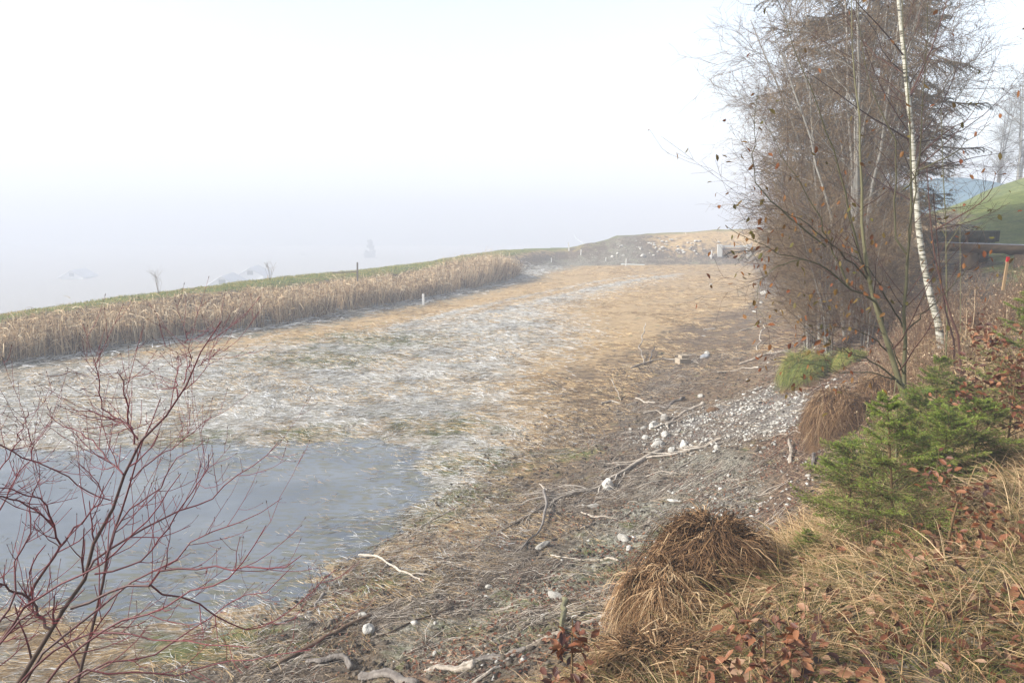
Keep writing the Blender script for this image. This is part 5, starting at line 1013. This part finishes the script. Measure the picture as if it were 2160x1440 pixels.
# ------------------------------------------------------------------ far things in the mist
def frosty_slope():
    xs = np.linspace(0, 1, 40); U, V_ = np.meshgrid(xs, xs); x = 19+U*28; y = 36+V_*26
    z = 3.5+2.65*np.exp(-(((x-27.3)/5.6)**2+((y-49)/9)**2))-1.2*(1-sstep(0, .2, U))-1.2*(1-sstep(0, .2, V_))-1.5*sstep(.8, 1, V_)-1.5*sstep(.8, 1, U)
    i = np.arange(39)[:, None]*40+np.arange(39)[None]; q = np.stack([i, i+1, i+41, i+40], -1).reshape(-1, 4)
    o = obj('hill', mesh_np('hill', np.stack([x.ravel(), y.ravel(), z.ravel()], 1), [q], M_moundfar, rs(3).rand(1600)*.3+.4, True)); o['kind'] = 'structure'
frosty_slope()
def house(px, pytop, Y, w, seed, label, hh=5.2):
    p = at(px, pytop, Y); z = p[2]; rng = rs(seed); root = empty('farmhouse', (p[0], p[1], z-hh-w*.3), .1); tag(root, label, 'house', 'farmhouses in the misty valley'); d = 9
    zb = -(18+z-hh-w*.3)-0.5; V = [(-w/2,0,zb),(w/2,0,zb),(w/2,d,zb),(-w/2,d,zb),(-w/2,0,hh),(w/2,0,hh),(w/2,d,hh),(-w/2,d,hh),(0,0,hh+w*.3),(0,d,hh+w*.3)]
    obj('wall', mesh_np('wall', V, [[(0,4,7,3)][:0] or [(0,3,7,4),(1,5,6,2),(0,1,5,4),(2,3,7,6)], [(4,5,8),(6,7,9)]][::-1], M_wall, rng.rand(10)), root)
    e = .6; rz = hh+w*.3+.25; V = []
    for s in (-1, 1):
        V += [(0,-e,rz),(0,d+e,rz),(s*(w/2+e),d+e,hh-.1),(s*(w/2+e),-e,hh-.1),(0,-e,rz-.22),(0,d+e,rz-.22),(s*(w/2+e),d+e,hh-.32),(s*(w/2+e),-e,hh-.32)]
    F = []
    for k in (0, 8): F += [tuple(k+i for i in f) for f in ((0,1,2,3),(4,7,6,5),(3,2,6,7),(0,3,7,4),(1,5,6,2))]
    obj('roof', mesh_np('roof', V, [F], M_roof, rng.rand(16)), root)
    for row, zz in enumerate((hh-1.6, hh-4.4)):
        for k in (-1, 0, 1): wdw = obj('window', box_mesh('window', .95, .1, 1.2, M_glass, rng, 0), root, (k*w*.28, -.03, zz))
    obj('window', box_mesh('window', 1.4, .1, 1.0, M_glass, rng, 0), root, (0, -.03, hh+.8)); obj('balcony', box_mesh('balcony', w*.86, .9, .9, M_wall, rng, .03), root, (0, -.5, hh-2.9))
house(150, 571, 235, 6.6, 1, 'white gabled farmhouse far down in the mist, farthest left')
house(468, 584, 165, 6.4, 2, 'white gable just showing above the grassy dam, middle of the three houses', 4.2)
house(527, 566, 195, 6.4, 3, 'taller pale farmhouse behind the middle gable, dimmest roof')
# misty trees
def far_trees():
    rng = rs(151); P, R, a, ra, b, rb, c, rc_, cones = bare_tree(rng, 9., (.02, 0), 3, .16)
    k = 2.2; tr = MB().add(*tubes(P, R*1.8, 6, rng.rand(len(P)))).mesh('trunk', M_bark, True); br = MB().add(*tubes(a, ra*k, 3, rng.rand(len(a)))).mesh('branches', M_bark); tw = MB().add(*tubes(b, rb*k, 3, rng.rand(len(b)))).add(*tubes(c, rc_*k, 3, rng.rand(len(c)))).mesh('twigs', M_bark)
    for px, pyb, Y, sc, rz, lab in ((2152,362,60,.95,0.,'hazy bare tree beyond the meadow at the right edge'),(2105,375,64,.85,2.,'hazy bare tree beyond the meadow, left of the one at the edge'),(2000,392,58,.5,4.,'low misty bare tree above the frosty slope right of the birch')):
        p = at(px, pyb, Y); root = empty('misty_tree', (p[0], p[1], min(p[2], 6.2)-.6), rz); root.scale = (sc,)*3; tag(root, lab, 'tree', 'bare trees fading in the mist')
        for n_, m in zip(('trunk', 'branches', 'twigs'), (tr, br, tw)): obj(n_, m, root)
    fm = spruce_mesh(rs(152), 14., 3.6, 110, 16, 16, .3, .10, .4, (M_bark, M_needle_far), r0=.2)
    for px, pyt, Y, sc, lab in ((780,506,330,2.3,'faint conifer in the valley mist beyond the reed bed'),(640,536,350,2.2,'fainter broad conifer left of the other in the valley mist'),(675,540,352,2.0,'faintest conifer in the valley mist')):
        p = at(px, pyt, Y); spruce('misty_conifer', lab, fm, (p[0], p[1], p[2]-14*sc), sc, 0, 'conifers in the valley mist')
far_trees()
# small leafless shrub on the dam end and thin stalks along the crest
def crest_shrub(px, py, h, seed, label):
    c = g(px, py); rng = rs(seed); P = pack([resample([c, c+[rng.normal(0, .12)*h, 0, h*.6], c+[rng.normal(0, .22)*h, rng.normal(0, .1), h]], 6) for _ in range(7)]); R = np.full((7, 6), .0035)
    a, ra = spawn(P, R, 6, rng, .3, 1, Lfix=(.1*h, .35*h), ang=35, K=4, rmin=.0022)
    tree_obj('crest_shrub', label, 'shrub', c, [('stems', MB().add(*tubes(P, R, 4, rng.rand(7))), M_brtwig, False), ('twigs', MB().add(*tubes(a, ra, 3, rng.rand(len(a)))), M_brtwig, False)])
crest_shrub(1135, 516, 1.1, 1, 'small leafless shrub on the far end of the dam'); crest_shrub(335, 622, .9, 2, 'thin bare stalks rising above the dam near the houses'); crest_shrub(570, 594, .8, 3, 'clump of dark stalks on the dam just right of the tall farmhouse')
c = g(372, 700); rng = rs(9); B = MB(); n = 500; a = rng.uniform(0, 6.28, n); B.add(*blades(c+rng.normal(0, .09, (n, 3))+[0, 0, .42], np.stack([np.cos(a), np.sin(a), rng.uniform(-1, 1, n)], -1), rng.uniform(.06, .18, n), .015, .3, rng, 3, rng.uniform(0, .2, n)))
B.add(*tubes(resample([c+[0, 0, -.02], c+[.02, 0, .5]], 4)[None], np.full((1, 4), .02), 5, np.array([.2]))); o = obj('dark_seed_head', B.mesh('dark_seed_head', M_sedge, False, c), None, c); tag(o, 'dark shaggy seed head standing at the front of the reeds', 'plant')
# ------------------------------------------------------------------ haze
def haze():
    x0, x1, y0, y1, z0, z1 = -424, 426, -418, 436, -22., 26.5
    V = [(x, y, z) for z in (z0, z1) for y in (y0, y1) for x in (x0, x1)]
    F = [(0,2,3,1),(4,5,7,6),(0,1,5,4),(2,6,7,3),(0,4,6,2),(1,3,7,5)]
    m = bpy.data.materials.new('haze'); m.use_nodes = True; n = m.node_tree; n.nodes.clear()
    v = n.nodes.new('ShaderNodeVolumePrincipled'); o = n.nodes.new('ShaderNodeOutputMaterial'); v.inputs['Density'].default_value = HAZE
    v.inputs['Color'].default_value = (.675, .71, .785, 1); v.inputs['Anisotropy'].default_value = 0.0
    n.links.new(v.outputs[0], o.inputs['Volume'])
    tag(obj('haze', mesh_np('haze', V, [F], m)), 'pale winter mist filling the whole view', 'haze', kind='stuff')
haze()
